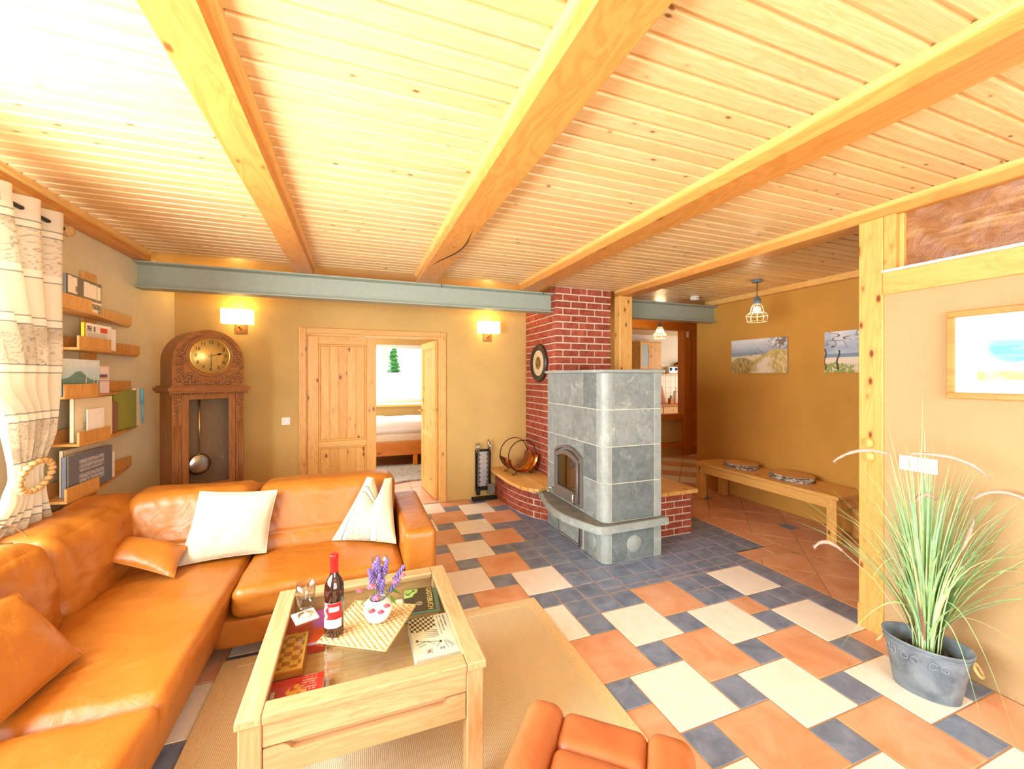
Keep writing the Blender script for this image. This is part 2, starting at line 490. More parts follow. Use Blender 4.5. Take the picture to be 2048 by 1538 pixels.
# back wall with double-door opening (x -0.51..0.955, top 1.975)
b = B(); b.box(-1.9, YB, 0, -0.515, YB+.16, 2.7); b.box(0.955, YB, 0, 3.1, YB+.16, 2.7); b.box(-0.515, YB, 1.985, 0.955, YB+.16, 2.7)
struct('wall_back', b, M['wall'])
# left wall with the window opening (y 0..2.45, z .82..2.2)
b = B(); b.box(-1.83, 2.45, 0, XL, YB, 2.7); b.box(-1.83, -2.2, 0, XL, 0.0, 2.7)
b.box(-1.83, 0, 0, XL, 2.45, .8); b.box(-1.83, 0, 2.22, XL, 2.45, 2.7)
struct('wall_left', b, plaster('window_lit_clay_plaster', '#e8deb8'))  # same wall paint, coloured paler to stand for the cool window light
b = B(); b.box(XR, -2.2, 0, XR+.13, 1.475, 2.0); b.box(XR+.13, -2.2, 0, XR+.15, 1.475, 2.0)
struct('wall_right', b, M['wall_r'])
b = B(); b.box(4.5, -.2, 0, 4.66, 4.51, 2.7)
struct('wall_hall', b, plaster('amber_clay_plaster', '#cf9744'))
b = B(); b.box(XR+.13, -.34, 0, 4.66, -.2, 2.7)
struct('wall_hall_end', b, M['wall'])
b = B(); b.box(4.66, 4.35, 0, 6.5, 4.51, 2.7); b.box(6.5, 4.29, 0, 6.62, 6.2, 2.7)
struct('wall_passage_right', b, M['wall'])
b = B(); b.box(3.0, YB, 0, 3.1, 6.3, 2.7); b.box(3.1, 6.2, 0, 4.62, 6.34, 2.7)
struct('wall_passage_left', b, M['wall'])
# near wall behind the viewer with its big garden window
b = B(); b.box(-1.83, -2.3, 0, -.4, -2.16, 2.7); b.box(2.7, -2.3, 0, 3.0, -2.16, 2.7)
b.box(-.4, -2.3, 0, 2.7, -2.16, .3); b.box(-.4, -2.3, 2.4, 2.7, -2.16, 2.7)
struct('wall_front', b, M['wall_r'])
w1 = B(); 
for x in (-.4, .6, 1.65, 2.62): w1.box(x, -2.26, .3, x+.08, -2.2, 2.4)
w1.box(-.4, -2.26, .3, 2.7, -2.2, .38); w1.box(-.4, -2.26, 2.32, 2.7, -2.2, 2.4)
struct('window_1', w1, M['white'])
w2 = B()
for y in (0.0, 1.2, 2.38): w2.box(-1.81, y+.002, .802, -1.76, y+.068, 2.218)
w2.box(-1.812, .001, .802, -1.758, 2.449, .88); w2.box(-1.812, .001, 2.14, -1.758, 2.449, 2.218)
o = struct('window_2', w2, M['white'])
B().box(-1.80, -.03, .77, -1.60, 2.48, .80, .004).obj('window_sill', M['pineY'], o)

# ceiling: plain deck with boards under it
ceil = struct('ceiling', B().box(-1.9, -2.3, ZC+.02, 8.9, 9, ZC+.10), M['board'])
def board_mesh(x0, x1):
    L = x1-x0
    p = [(0, .020), (0, .012), (.011, .012), (.016, .001), (.022, 0), (.083, 0), (.0885, .004), (.0885, .020)]
    b = B().prof(p, 'X', -L/2, L/2); me = bpy.data.meshes.new('ceiling_board'); b.bm.to_mesh(me); b.bm.free(); me.materials.append(M['board']); return me
bays = [(-1.6, -.50), (-.38, .57), (.73, 1.68), (1.84, 2.93)]
for x0, x1 in bays:
    me = board_mesh(x0, x1)
    for i in range(48):
        piece('ceiling_board', me, ceil, ((x0+x1)/2, .973-.0885*12+.0885*i, ZC))
me = board_mesh(3.0, 4.5)
for i in range(32): piece('ceiling_board', me, ceil, (3.75, 1.415+.0885*i, ZC))
b = B(); b.box(-1.67, -2.2, ZC, 3.0, -.09, ZC+.03)
b.obj('ceiling_lining', M['board'], ceil)

def ceiling_beam(x0, x1, y0, y1, label, trims):
    t = thing('ceiling_beam', label, 'beam', ((x0+x1)/2, y0, 2.45), 'wooden ceiling beams')
    B().box(x0, y0, 2.45, x1, y1, ZC+.01, .006, 1).obj('timber', M['beam'], t)
    for side in trims:
        x = x0 if side < 0 else x1; r = .026
        p = [(x, ZC+.004), (x+side*r, ZC+.004)]+[(x+side*r*math.cos(a), ZC-r*math.sin(a)) for a in (0.35, .8, 1.2)]+[(x, ZC-r)]
        B().prof(p, 'Y', y0, min(y1, 4.13)).obj('cove_trim', M['trimY'], t)
    return t
ceiling_beam(-.515, -.366, -.6, 4.2, 'pine ceiling beam leading down to the wall above the grandfather clock side', (1, -1))
b2 = ceiling_beam(.555, .74, -.6, 4.2, 'pine ceiling beam with a long drying crack near the steel girder', (-1, 1))
pts = []
for i in range(14):
    a = i/13; pts.append((.665+.05*math.sin(a*5)*(.4+a)-.03*a+.03, 2.55+.95*a, 2.449))
B().tube(pts, [.0008+.0045*math.sin(PI*min(1, i/13)) for i in range(14)], 5).obj('crack', M['black'], b2)
ceiling_beam(1.665, 1.855, -.6, 4.2, 'pine ceiling beam that ends just left of the brick chimney', (-1, 1))
ceiling_beam(2.88, 3.06, -.6, 4.2, 'pine ceiling beam resting on the two wooden posts', (-1, 1))
t = thing('wall_beam', 'pine beam running along the top of the left wall above the curtain', 'beam', (-1.62, -.6, 2.45))
B().box(-1.67, -.6, 2.45, -1.575, 4.2, ZC+.01, .005).obj('timber', M['beam'], t)
B().prof([(-1.575, ZC), (-1.545, ZC), (-1.555, ZC-.02), (-1.575, ZC-.03)], 'Y', -.6, 4.13).obj('cove_trim', M['trimY'], t)
struct('trim_1', B().box(4.43, 1.4, 2.46, 4.5, 4.3, ZC+.01, .004), M['trimY'])

# steel girder
def ibeam(x0, x1, name, label):
    y0, y1, z0, z1 = 4.14, 4.28, 2.232, 2.448
    p = [(y0, z0), (y1, z0), (y1, z0+.012), (4.216, z0+.022), (4.216, z1-.022), (y1, z1-.012), (y1, z1), (y0, z1), (y0, z1-.012), (4.204, z1-.022), (4.204, z0+.022), (y0, z0+.012)]
    return tag(B().prof(p, 'X', x0, x1).obj(name, M['steel'], smooth=False), label, 'girder')
ibeam(-1.665, 2.07, 'steel_girder', 'long grey-green steel I-beam across the room under the ceiling')
ibeam(3.03, 4.62, 'steel_girder', 'short grey-green steel I-beam to the right of the chimney post')
for x, n in ((.80, 'left'), (1.93, 'right')):
    tag(B().tube([(x, 4.135, 2.46), (x, 4.128, 2.44), (x, 4.12, 2.415), (x+.004, 4.11, 2.425)], .0025, 6).obj('wire_hook', M['blackiron']),
        'small wire hook over the steel girder at the %s' % ('end of the cracked beam' if n == 'left' else 'chimney end'), 'hook')

# ------------------------------------------------------------------ floor
floor = struct('floor', B().box(-1.9, -2.3, -.08, 8.9, 9, -.0022), M['grout'])
G, GX, GY = .1765, 1.465, 1.912
TH = .012
def ftile(name, x0, y0, x1, y1, mat, j=.007):
    if x1-x0 < .02 or y1-y0 < .02: return
    piece(name, boxmesh(x1-x0-j, y1-y0-j, TH, .0022, M[mat], 'floor_tile'), floor, ((x0+x1)/2, (y0+y1)/2, -TH/2))
covered = set()
drop = {(4, 2), (-1, 2), (1, 3), (0, 5), (-1, 7), (0, 10), (5, 0), (8, -1), (7, 1)}
def xmax(y): return 3.40 if y > 2.64 else (3.0535 if y > 1.5 else 2.88)
def hidden(x0, y0, x1, y1):
    if x1 < 1.10 and y1 < 2.5 and not (-1.05 < x1 and x0 < -.62): return True
    if x1 < -.7 and y1 < 3.0: return True
    return False
def in_stove(a, c): # inner fire-side grid
    return GX+a*G >= 1.60 and GY+c*G >= 2.42
for i in range(-22, 16):
    for j in range(-22, 16):
        a, c = 2*i+j, i-2*j
        x0, y0 = GX+a*G, GY+c*G
        if x0 < -1.9 or x0 > 3.4 or y0 < .15-2*G or y0 > YB: continue
        bad = (a, c) in drop or (x0 >= 1.46 and y0 >= 2.42 and (a, c) != (0, 15)) or x0+2*G < -1.67
        x1, y1 = min(x0+2*G, xmax(y0+.01)), min(y0+2*G, YB)
        if bad or x1-x0 < G*.6 and False: continue
        cells = [(a+p, c+q) for p in (0, 1) for q in (0, 1)]
        covered.update(cells)
        if x0 > xmax(y0+.01): continue
        if hidden(x0, y0, x1, y1): continue
        col = 'cream' if (i+j) % 2 == 0 else 'terra'
        ftile('cream_tile' if col == 'cream' else 'terracotta_tile', max(x0, XL), y0, x1, y1, col)
covered.update([(6, 1), (7, 1), (6, 2), (7, 2), (5, 0)])
ftile('cream_tile', GX+6*G, GY+G, GX+8*G, GY+3*G, 'cream')
ftile('terracotta_tile', GX+5*G, GY, GX+6*G, GY+G, 'terra')
for a in range(-19, 12):
    for c in range(-10, 18):
        x0, y0 = GX+a*G, GY+c*G
        if (a, c) in covered or y0 > YB-.02 or y0 < .1: continue
        x1, y1 = x0+G, min(y0+G, YB)
        if x0 > xmax(y0+.05)-.03 or x1 < XL: continue
        if hidden(x0, y0, x1, y1): continue
        if 1.88 < x0 and x1 < 2.42 and y0 > 2.9 and y1 < 4.9: continue
        if x0 > 2.42 and y0 > 3.14: 
            if x1 < 3.06: continue
        if in_stove(a, c):
            if a == 1: 
                ftile('slate_tile', x0+.0, y0+(.06 if c == 3 else 0), x1, y1, 'slate'); continue
            if c == 3: ftile('slate_tile', x0, y0+.06, x1, y1+.0, 'slate'); continue
        if c == 2 and x0 >= 1.6: y1 = y0+G
        ftile('slate_tile', max(x0, XL), y0, min(x1, xmax(y0+.05)), y1, 'slate')
# narrow strip tiles framing the stove apron
for k in range(8): ftile('slate_tile', GX+(k+1)*G, GY+3*G+.004, GX+(k+2)*G, GY+3*G+.058, 'slate')
# orange border and diagonal hall tiles
ftile('terracotta_tile', 3.06, 2.47, 3.34, 2.64, 'terra'); ftile('terracotta_tile', 3.34, 2.47, 3.57, 2.64, 'terra')
for k in range(5): ftile('terracotta_tile', 3.40, 2.64+k*.353, 3.57, 2.64+(k+1)*.353, 'terra')
def clip(poly, f):
    out = []
    for i in range(len(poly)):
        p, q = poly[i], poly[(i+1) % len(poly)]; a, c = f(p), f(q)
        if a >= 0: out.append(p)
        if (a >= 0) != (c >= 0):
            t_ = a/(a-c); out.append((p[0]+(q[0]-p[0])*t_, p[1]+(q[1]-p[1])*t_))
    return out
r2 = math.sqrt(2)
def polytile(name, poly, mat):
    cx = sum(p[0] for p in poly)/len(poly); cy = sum(p[1] for p in poly)/len(poly)
    A = abs(sum(poly[i][0]*poly[(i+1) % len(poly)][1]-poly[(i+1) % len(poly)][0]*poly[i][1] for i in range(len(poly))))/2
    if A < .004: return
    q = []
    for p in poly:
        d = math.hypot(p[0]-cx, p[1]-cy); k = 1-.0065/max(d, .01); q.append((cx+(p[0]-cx)*k, cy+(p[1]-cy)*k))
    B().prism(q, -TH, 0, .0).obj(name, M[mat], floor)
P0 = (4.08, 2.89); DS = .5095
for u in range(-6, 13):
    for v in range(-7, 13):
        cx = P0[0]+(u+v+1)*DS/2; cy = P0[1]+(v-u)*DS/2
        if cy < .8 or cy > 6.3: continue
        h = DS/2
        poly = [(cx-h, cy), (cx, cy-h), (cx+h, cy), (cx, cy+h)]
        if cx > 6.6 or cx < 2.7: continue
        col = 'cream' if (cx+cy > 9.0 and cy > 4.5 and v % 2 == 0) else 'terra'
        A_ = clip(poly, lambda p: p[0]-3.57)
        if len(A_) > 2 and cy < 4.3: A_ = clip(A_, lambda p: 4.5-p[0])
        if len(A_) > 2: A_ = clip(A_, lambda p: p[1]-.6)
        C_ = clip(poly, lambda p: p[0]-3.06)
        if len(C_) > 2: C_ = clip(C_, lambda p: 3.57-p[0])
        if len(C_) > 2: C_ = clip(C_, lambda p: 2.47-p[1])
        for q_ in (A_, C_):
            if len(q_) > 2: polytile('cream_tile' if col == 'cream' else 'terracotta_tile', q_, col)
for x, y in ((4.08, 2.89), (4.08, 3.95), (3.82, 1.8)):
    piece('slate_tile', boxmesh(.14, .14, .012, .002, M['slate'], 'floor_tile'), floor, (x, y, -.0052))
# bedroom floor tiles
for i in range(7):
    for j in range(7):
        x0 = -.62+i*.33; y0 = 5.1+j*.33
        ftile('brown_tile', x0, y0, x0+.33, y0+.33, 'browntile' if j > 2 else 'terra')
ftile('terracotta_tile', -.5, 4.94, .22, 5.1, 'terra'); ftile('terracotta_tile', .22, 4.94, .955, 5.1, 'terra')

# ------------------------------------------------------------------ bricks
def brick_run(par, p0, ang, length, z0, z1, rows, L=.2, depth=.09, odd=0, j=.014, ext=(0, 0)):
    """bricks along direction ang from p0; outward face lies on the line, body goes to the left (+90 deg)"""
    ch = (z1-z0)/rows; d = (math.cos(ang), math.sin(ang)); n = (-d[1], d[0])
    for r in range(rows):
        z = z0+r*ch; par_ = (r+odd) % 2
        s0 = ext[0] if par_ else 0; s = s0; first = True; e_ = length-(ext[1] if par_ else 0)
        while s < e_-.012:
            w = L if not (first and par_) else L/2
            first = False
            e = min(s+w, e_)
            if e_-e < .03: e = e_
            w_ = e-s-j
            if w_ > .015:
                me = boxmesh(round(w_, 3), depth, ch-j, .003, M['brick'], 'brick')
                m = (s+e)/2; pr = random.uniform(-.0015, .0015)
                piece('brick', me, par, (p0[0]+d[0]*m+n[0]*(depth/2+pr), p0[1]+d[1]*m+n[1]*(depth/2+pr), z+ch/2), ang)
            s = e
CX0, CX1, CY0 = 2.06, 2.79, 4.09
chim = thing('brick_chimney', 'tall red brick chimney breast rising to the ceiling behind the stone stove', 'chimney', (2.42, 4.5, 0))
B().box(CX0+.014, CY0+.006, 0, CX1-.006, YB-.001, 2.516).obj('mortar', M['mortar'], chim)
brick_run(chim, (CX0-.007, CY0), 0, CX1-CX0+.007, 1.50, 2.516, 13, L=.205)
# left side: runs from the back wall (y=YB) to the front corner
brick_run(chim, (CX0, YB), -PI/2, YB-CY0-.092, 0.01, 2.516, 32, L=.205, odd=1)

# left curved brick bench
lb = thing('brick_bench', 'low curved red brick bench with a slatted pine seat left of the stove', 'bench', (1.9, 4.3, 0))
curve = [(1.635, 4.93), (1.638, 4.643), (1.651, 4.46), (1.69, 4.24), (1.765, 4.04), (1.90, 3.84)]
core = [(x+.012, y-(.0 if i else .0)) for i, (x, y) in enumerate(curve)]+[(2.06, 3.86), (2.06, 4.93)]
B().prism(core, 0, .33).obj('mortar', M['mortar'], lb)
def along(cv, s):
    for a, c in zip(cv, cv[1:]):
        d = math.dist(a, c)
        if s <= d: return (a[0]+(c[0]-a[0])*s/d, a[1]+(c[1]-a[1])*s/d), math.atan2(c[1]-a[1], c[0]-a[0])
        s -= d
    return cv[-1], math.atan2(cv[-1][1]-cv[-2][1], cv[-1][0]-cv[-2][0])
tot = sum(math.dist(a, c) for a, c in zip(curve, curve[1:]))
for r in range(5):
    s = 0; ch = .066; first = True
    while s < tot-.02:
        w = .1 if (first and r % 2) else .2; first = False
        e = min(tot, s+w); w_ = e-s-.011
        if w_ > .02:
            p, an = along(curve, (s+e)/2); pa, _ = along(curve, s); pb, _ = along(curve, e); an = math.atan2(pb[1]-pa[1], pb[0]-pa[0])
            n = (-math.sin(an), math.cos(an)); p = ((pa[0]+pb[0])/2, (pa[1]+pb[1])/2)
            piece('brick', boxmesh(round(w_, 3), .08, ch-.011, .003, M['brick'], 'brick'), lb, (p[0]+n[0]*.04, p[1]+n[1]*.04, .003+ch*(r+.5)), an)
        s = e
# seat slats run in the y direction, cut to the curved front
edge = [(1.555, 4.93), (1.56, 4.66), (1.57, 4.35), (1.595, 4.0), (1.66, 3.88), (1.73, 3.80)]
def frontx_to_y(x):  # lowest y of the seat outline at this x
    pts_ = [(1.555, 4.3), (1.575, 4.1), (1.603, 3.96), (1.66, 3.87), (1.73, 3.81), (1.84, 3.87), (2.06, 3.87)]
    for a, c in zip(pts_, pts_[1:]):
        if a[0] <= x <= c[0]: return a[1]+(c[1]-a[1])*(x-a[0])/(c[0]-a[0])
    return 3.87
xs = np.linspace(1.556, 2.056, 12)
for i in range(11):
    x0, x1 = xs[i]+.003, xs[i+1]-.003
    b = B().prism([(x0, frontx_to_y(x0)), (x1, frontx_to_y(x1)), (x1, YB-.005), (x0, YB-.005)], .336, .370)
    b.obj('seat_slat', M['slatY'], lb)
# right brick bench
rb = thing('brick_bench', 'low straight red brick bench with a slatted pine seat right of the stove', 'bench', (2.75, 3.5, 0))
B().box(2.43, 3.118, 0, 3.034, 3.86, .385).obj('mortar', M['mortar'], rb)
brick_run(rb, (2.43, 3.11), 0, .62, .004, .39, 6, L=.2)
brick_run(rb, (3.05, 3.205), PI/2, .62, .004, .39, 6, L=.2, odd=1)
for i in range(9):
    x0 = 2.44+i*.0722
    B().box(x0+.003, 3.075, .392, x0+.0692, 3.72+.0*i, .43, .004).obj('seat_slat', M['slatY'], rb)

# ------------------------------------------------------------------ soapstone stove
st = thing('soapstone_stove', 'grey soapstone tiled wood stove standing before the brick chimney', 'stove', (2.14, 3.33, 0))
FX0, FX1, FY0, FY1 = 1.85, 2.425, 2.82, 3.85
b = B().prism([(FX0+.05, FY0+.005), (FX1-.005, FY0+.005), (FX1-.005, FY1), (FX0+.006, FY1), (FX0+.006, FY0+.05)], .0, 1.545, 0)
b.obj('joint_core', M['joint'], st)
b = B().box(2.07, 3.84, 0, 2.42, 4.1, 1.54); b.obj('rear_link', M['soapd'], st)
rowsz = [(.335, .642), (.646, .943), (.947, 1.243), (1.247, 1.545)]
def ft(x0, x1, z0, z1, m='soap', nm='stone_tile'):
    B().box(x0+.0015, FY0, z0+.0015, x1-.0015, FY0+.03, z1-.0015, .002).obj(nm, M[m], st)
def sd(y0, y1, z0, z1, m='soap', nm='stone_tile'):
    B().box(FX0, y0+.0015, z0+.0015, FX0+.03, y1-.0015, z1-.0015, .002).obj(nm, M[m], st)
def corner(z0, z1, m='soaplight'):
    b = B().prism([(FX0, FY0), (FX0+.08, FY0), (FX0+.08, FY0+.1), (FX0, FY0+.1)], z0+.0015, z1-.0015)
    bm = b.bm
    e = [e for e in bm.edges if abs(e.verts[0].co.z-e.verts[1].co.z) > .01 and abs(e.verts[0].co.x-FX0) < 1e-4 and abs(e.verts[0].co.y-FY0) < 1e-4]
    bmesh.ops.bevel(bm, geom=e, offset=.055, segments=7, affect='EDGES', profile=0.5)
    b.obj('corner_stone', M[m], st)
for k, (z0, z1) in enumerate(rowsz):
    ft(1.933, 2.350, z0, z1, 'soapd' if k < 2 else 'soap'); ft(2.353, FX1, z0, z1, 'soaplight', 'edge_stone'); corner(z0, z1)
sd(2.923, 3.137, 1.247, 1.545, 'soapd'); sd(3.139, 3.572, 1.247, 1.545); sd(3.574, 3.848, 1.247, 1.545)
sd(2.923, 3.34, .947, 1.243); sd(3.342, 3.848, .947, 1.243)
sd(2.923, 3.13, .646, .943, 'soapd'); sd(3.655, 3.848, .646, .943)
sd(3.132, 3.38, .875, .943); sd(3.382, 3.653, .875, .943)
sd(2.923, 3.13, .335, .642); sd(3.655, 3.848, .335, .642)
sd(3.132, 3.653, .335, .362); B().box(1.853, 3.132, .795, 1.88, 3.653, .874).obj('lintel_stone', M['soap'], st)
# top slab
B().box(FX0-.025, FY0-.025, 1.547, FX1+.025, FY1+.02, 1.572, .005, 2).obj('top_slab', M['soaplight'], st)
# plinth
corner(0.002, .268); ft(1.933, 2.350, .002, .268, 'soapd'); ft(2.353, FX1, .002, .268, 'soaplight', 'edge_stone')
sd(2.923, 3.13, .002, .268, 'soap'); sd(3.60, 3.848, .002, .268, 'soap')
B().lathe([(0, 2.812), (.066, 2.812), (.072, 2.816), (.072, 2.822)], (2.146, 0, .134), 28, 'Y').obj('round_boss', M['soaplight'], st)
for y in (3.0, 3.70):
    B().lathe([(0, 1.842), (.062, 1.842), (.068, 1.846), (.068, 1.852)], (0, y, .134), 28, 'X').obj('round_boss', M['soaplight'], st)
# shelf
shelf = [(2.455, 2.765), (1.86, 2.755), (1.80, 2.762), (1.765, 2.80), (1.728, 2.893), (1.675, 3.05), (1.652, 3.18), (1.650, 3.33), (1.671, 3.507), (1.71, 3.66), (1.748, 3.78), (1.756, 3.87), (1.86, 3.87), (1.90, 2.86), (2.455, 2.86)]
b = B().prism(shelf, .272, .331)
bmesh.ops.bevel(b.bm, geom=[e for e in b.bm.edges if abs(e.verts[0].co.z-e.verts[1].co.z) < 1e-5 and e.verts[0].co.z > .3], offset=.006, segments=2, affect='EDGES')
b.obj('hearth_shelf', M['soaplight'], st)
b = B().prism([(x+(.018 if x < 1.85 else 0), y+(.018 if y < 2.8 else 0)) for x, y in shelf], .3305, .3325); b.obj('shelf_surface', M['soaptop'], st)
# fire door with arched top
dy0, dy1, dz0 = 3.137, 3.648, .365
def arch(y0, y1, z0, zs, rise, n=14):
    return [(y0, z0), (y1, z0)]+[(y1+(y0-y1)*i/n, zs+rise*(1-(2*i/n-1)**2)) for i in range(n+1)]
def yz_ring(b, outer, inner, x0, x1):
    n = len(outer)
    for i in range(n):
        j = (i+1) % n
        v = [(x0, *outer[i]), (x0, *outer[j]), (x0, *inner[j]), (x0, *inner[i]), (x1, *outer[i]), (x1, *outer[j]), (x1, *inner[j]), (x1, *inner[i])]
        b._add(v, [(0, 1, 2, 3), (4, 5, 6, 7), (0, 1, 5, 4), (3, 2, 6, 7)])
fd = None
b = B(); yz_ring(b, arch(dy0, dy1, dz0, .80, .075), arch(dy0+.028, dy1-.028, dz0+.02, .79, .06), 1.822, 1.852)
fd = b.obj('fire_door', M['iron'], st)
b = B(); yz_ring(b, arch(dy0+.03, dy1-.03, dz0+.02, .775, .058), arch(dy0+.065, dy1-.065, .475, .745, .045), 1.812, 1.842)
b.obj('door_leaf', M['iron'], fd)
b = B().prof(arch(dy0+.05, dy1-.05, .46, .745, .05), 'X', 1.828, 1.832); b.obj('glass', M['sgl'], fd)
B().box(1.856, 3.16, .42, 1.868, 3.63, .83).obj('firebox_back', M['firebox'], fd)
b = B(); b.tube([(1.800, dy0+.012, .40), (1.800, dy0+.012, .76)], .009, 8); b.obj('hinge_rod', M['iron'], fd)
b = B(); b.tube([(1.81, dy0+.075, .47), (1.79, dy0+.075, .465), (1.785, dy0+.075, .40), (1.80, dy0+.07, .385)], .009, 8); b.obj('handle', M['chrome'], fd)
b = B(); b.tube([(1.82, dy1+.0, .42), (1.78, dy1+.015, .42), (1.775, dy1+.02, .39)], .008, 8); b.ball((1.772, dy1+.02, .385), .016)
b.obj('vent_knob', M['chrome'], fd)
# ash door in plinth
ad_ = B().box(1.838, 3.155, .015, 1.856, 3.585, .262, .003).obj('ash_door', M['iron'], st)
B().box(1.832, 3.195, .035, 1.842, 3.555, .245, .003).obj('stone_inlay', M['soaplight'], ad_)
B().tube([(1.828, 3.172, .02), (1.828, 3.172, .25)], .007, 8).obj('hinge_rod', M['iron'], ad_)

# ------------------------------------------------------------------ posts and right wall timber
t = thing('wooden_post', 'square pine post beside the brick chimney carrying the ceiling beam', 'post', (2.93, 4.05, 0), 'square pine posts')
B().box(2.845, 4.0, 0, 3.02, 4.11, 2.449, .006).obj('timber', M['pineZ'], t)
t = thing('wooden_post', 'square pine post at the end of the right wall near the potted grass', 'post', (2.94, 1.53, 0), 'square pine posts')
B().box(2.868, 1.476, 0.0, 3.01, 1.60, 2.449, .005).obj('timber', M['pineZ'], t)
B().box(2.872, 1.418, 2.134, 3.01, 1.4745, 2.449, .003).obj('side_batten', M['pineZ'], t)
B().box(2.862, 1.474, 0.0, 2.8675, 1.602, .14, .002).obj('foot_board', M['pineZ'], t)
for z, y in ((1.12, 1.545), (1.04, 1.54)):
    B().lathe([(0, 2.845), (.022, 2.847), (.029, 2.853), (.030, 2.862), (.026, 2.868)], (0, y, z), 24, 'X').lathe([(0, 2.842), (.010, 2.842), (.011, 2.848)], (0, y, z), 12, 'X').obj('wooden_knob', M['pineY'], t)
rl = thing('wall_rail', 'wide pine rail running along the top of the right wall under the brown pane', 'rail', (2.9, 0, 2.0))
B().box(2.862, -2.16, 1.992, 3.0, 1.474, 2.118, .003).obj('timber', M['pineY'], rl)
B().box(2.845, -2.16, 2.118, 3.0, 1.474, 2.132, .003).obj('white_ledge', M['white'], rl)
tb = NT('brown_textured_pane', .25, 0, .6); v = tb.coord(rnd=False)
f = tb.noise(v, 6, 7, .7, 2.5); g = tb.noise(tb.coord((1, 1.2, 6), rnd=False), 2.2, 5, .6, 1.5)
tb.color(tb.mix(tb.ramp(g, [(.5, (0, 0, 0)), (.75, (.8, .8, .8))]), tb.ramp(f, [(.3, H('#7d4a22')), (.7, H('#a87648'))]), H('#c9a06a')))
tb.bump(f, .6, .01)
pn = struct('window_3', B().box(2.93, -2.1, 2.134, 2.945, 1.395, 2.449), tb.m)
B().box(2.905, 1.395, 2.134, 2.95, 1.4175, 2.449, .002).obj('window_frame', M['pineZ'], pn)
# baseboard-free wall foot: thin plaster kick
print('setting done')

# ================================================================== DOORS
def yz(name): pass
# architrave of the double door
fr = struct('door_1', B().box(-.578, 4.915, 0, -.505, 4.94, 2.045, .006).box(.945, 4.915, 0, 1.006, 4.94, 2.045, .006), M['pineZ'])
B().box(-.505, 4.917, 1.98, .945, 4.94, 2.045, .006).obj('door_head', M['pineX'], fr)
B().box(-.514, 4.94, 0, -.497, 5.10, 1.985).box(.937, 4.94, 0, .954, 5.10, 1.985).obj('door_jamb', M['pineZ'], fr)
B().box(-.497, 4.94, 1.968, .937, 5.10, 1.985).obj('door_lining', M['pineX'], fr)
B().box(-.578, 4.912, 0, -.560, 4.918, 2.047, .002).box(.990, 4.912, 0, 1.008, 4.918, 2.047, .002).obj('door_moulding', M['pineZ'], fr)
def leaf(name, label, hinge, ang, w=.705):
    t = thing(name, label, 'door', hinge)
    t.rotation_euler = (0, 0, ang); H_ = 1.955
    L = LOC[t]
    def bx(*a, bev=.004): return B().box(a[0]+L.x, a[1]+L.y, a[2], a[3]+L.x, a[4]+L.y, a[5], bev)
    bx(0, 0, .012, .105, .04, H_).obj('stile', M['pineZ'], t); bx(w-.105, 0, .012, w, .04, H_).obj('stile', M['pineZ'], t)
    for z0, z1 in ((.012, .17), (.735, .80), (1.87, H_)): bx(.105, .0, z0, w-.105, .04, z1).obj('cross_rail', M['pineX'], t)
    for z0, z1 in ((.17, .735), (.80, 1.87)):
        for (a, c, d, e) in ((.105, z0, .125, z1), (w-.125, z0, w-.105, z1)): bx(a, .006, c, d, .034, e, bev=.006).obj('moulding', M['pineZ'], t)
        for (c, e) in ((z0, z0+.02), (z1-.02, z1)): bx(.125, .006, c, w-.125, .034, e, bev=.006).obj('moulding', M['pineX'], t)
        bx(.11, .018, z0+.005, w-.11, .022, z1-.005, bev=0).obj('backing', M['pineZ'], t)
        n = 5 if z0 > .5 else 5; ww = (w-.25)/n
        for i in range(n): bx(.125+i*ww+.002, .013, z0+.02, .125+(i+1)*ww-.002, .027, z1-.02, bev=.005).obj('panel_board', M['pineZ'], t)
    for side, sy in (((-1, -.001), (1, .041)) if ang else ()):
        pl = B().box(w-.075+L.x, sy-.004+L.y, .97, w-.035+L.x, sy+.004+L.y, 1.10, .002).obj('handle_plate', M['brass'], t)
        y = L.y+sy+side*.045
        B().tube([(w-.055+L.x, sy+L.y, 1.055), (w-.055+L.x, y, 1.055), (w-.16+L.x, y, 1.06)], .008, 8).obj('handle', M['brass'], pl)
    return t
leaf('door_leaf', 'closed knotty pine left leaf of the double door', (-.494, 4.945, 0), 0)
leaf('door_leaf', 'open knotty pine right leaf swung into the bedroom', (.935, 5.04, 0), math.radians(95))
# kitchen doorway framing (half-timbered screen)
kf = struct('wall_kitchen_screen', B().box(4.62, 6.24, .26, 6.9, 6.34, .69).box(4.62, 6.24, 0, 6.9, 6.34, .15), M['wall'])
B().box(4.62, 6.2, 2.39, 6.9, 6.36, 2.56, .006).obj('head_timber', M['timberX'], kf)
B().box(4.62, 6.202, .69, 6.9, 6.35, .80, .005).obj('rail_timber', M['timberX'], kf)
B().box(4.62, 6.202, .15, 6.9, 6.35, .255, .005).obj('sill_timber', M['timberX'], kf)
B().box(5.86, 6.18, .0, 6.02, 6.36, 2.39, .005).obj('post_timber', M['timberZ'], kf)
B().box(6.022, 6.22, .0, 6.35, 6.37, 2.389, .005).obj('post_timber', M['timberZ'], kf)
B().box(5.90, 6.165, 2.26, 5.96, 6.18, 2.37, .004).obj('junction_box', M['white'], kf)

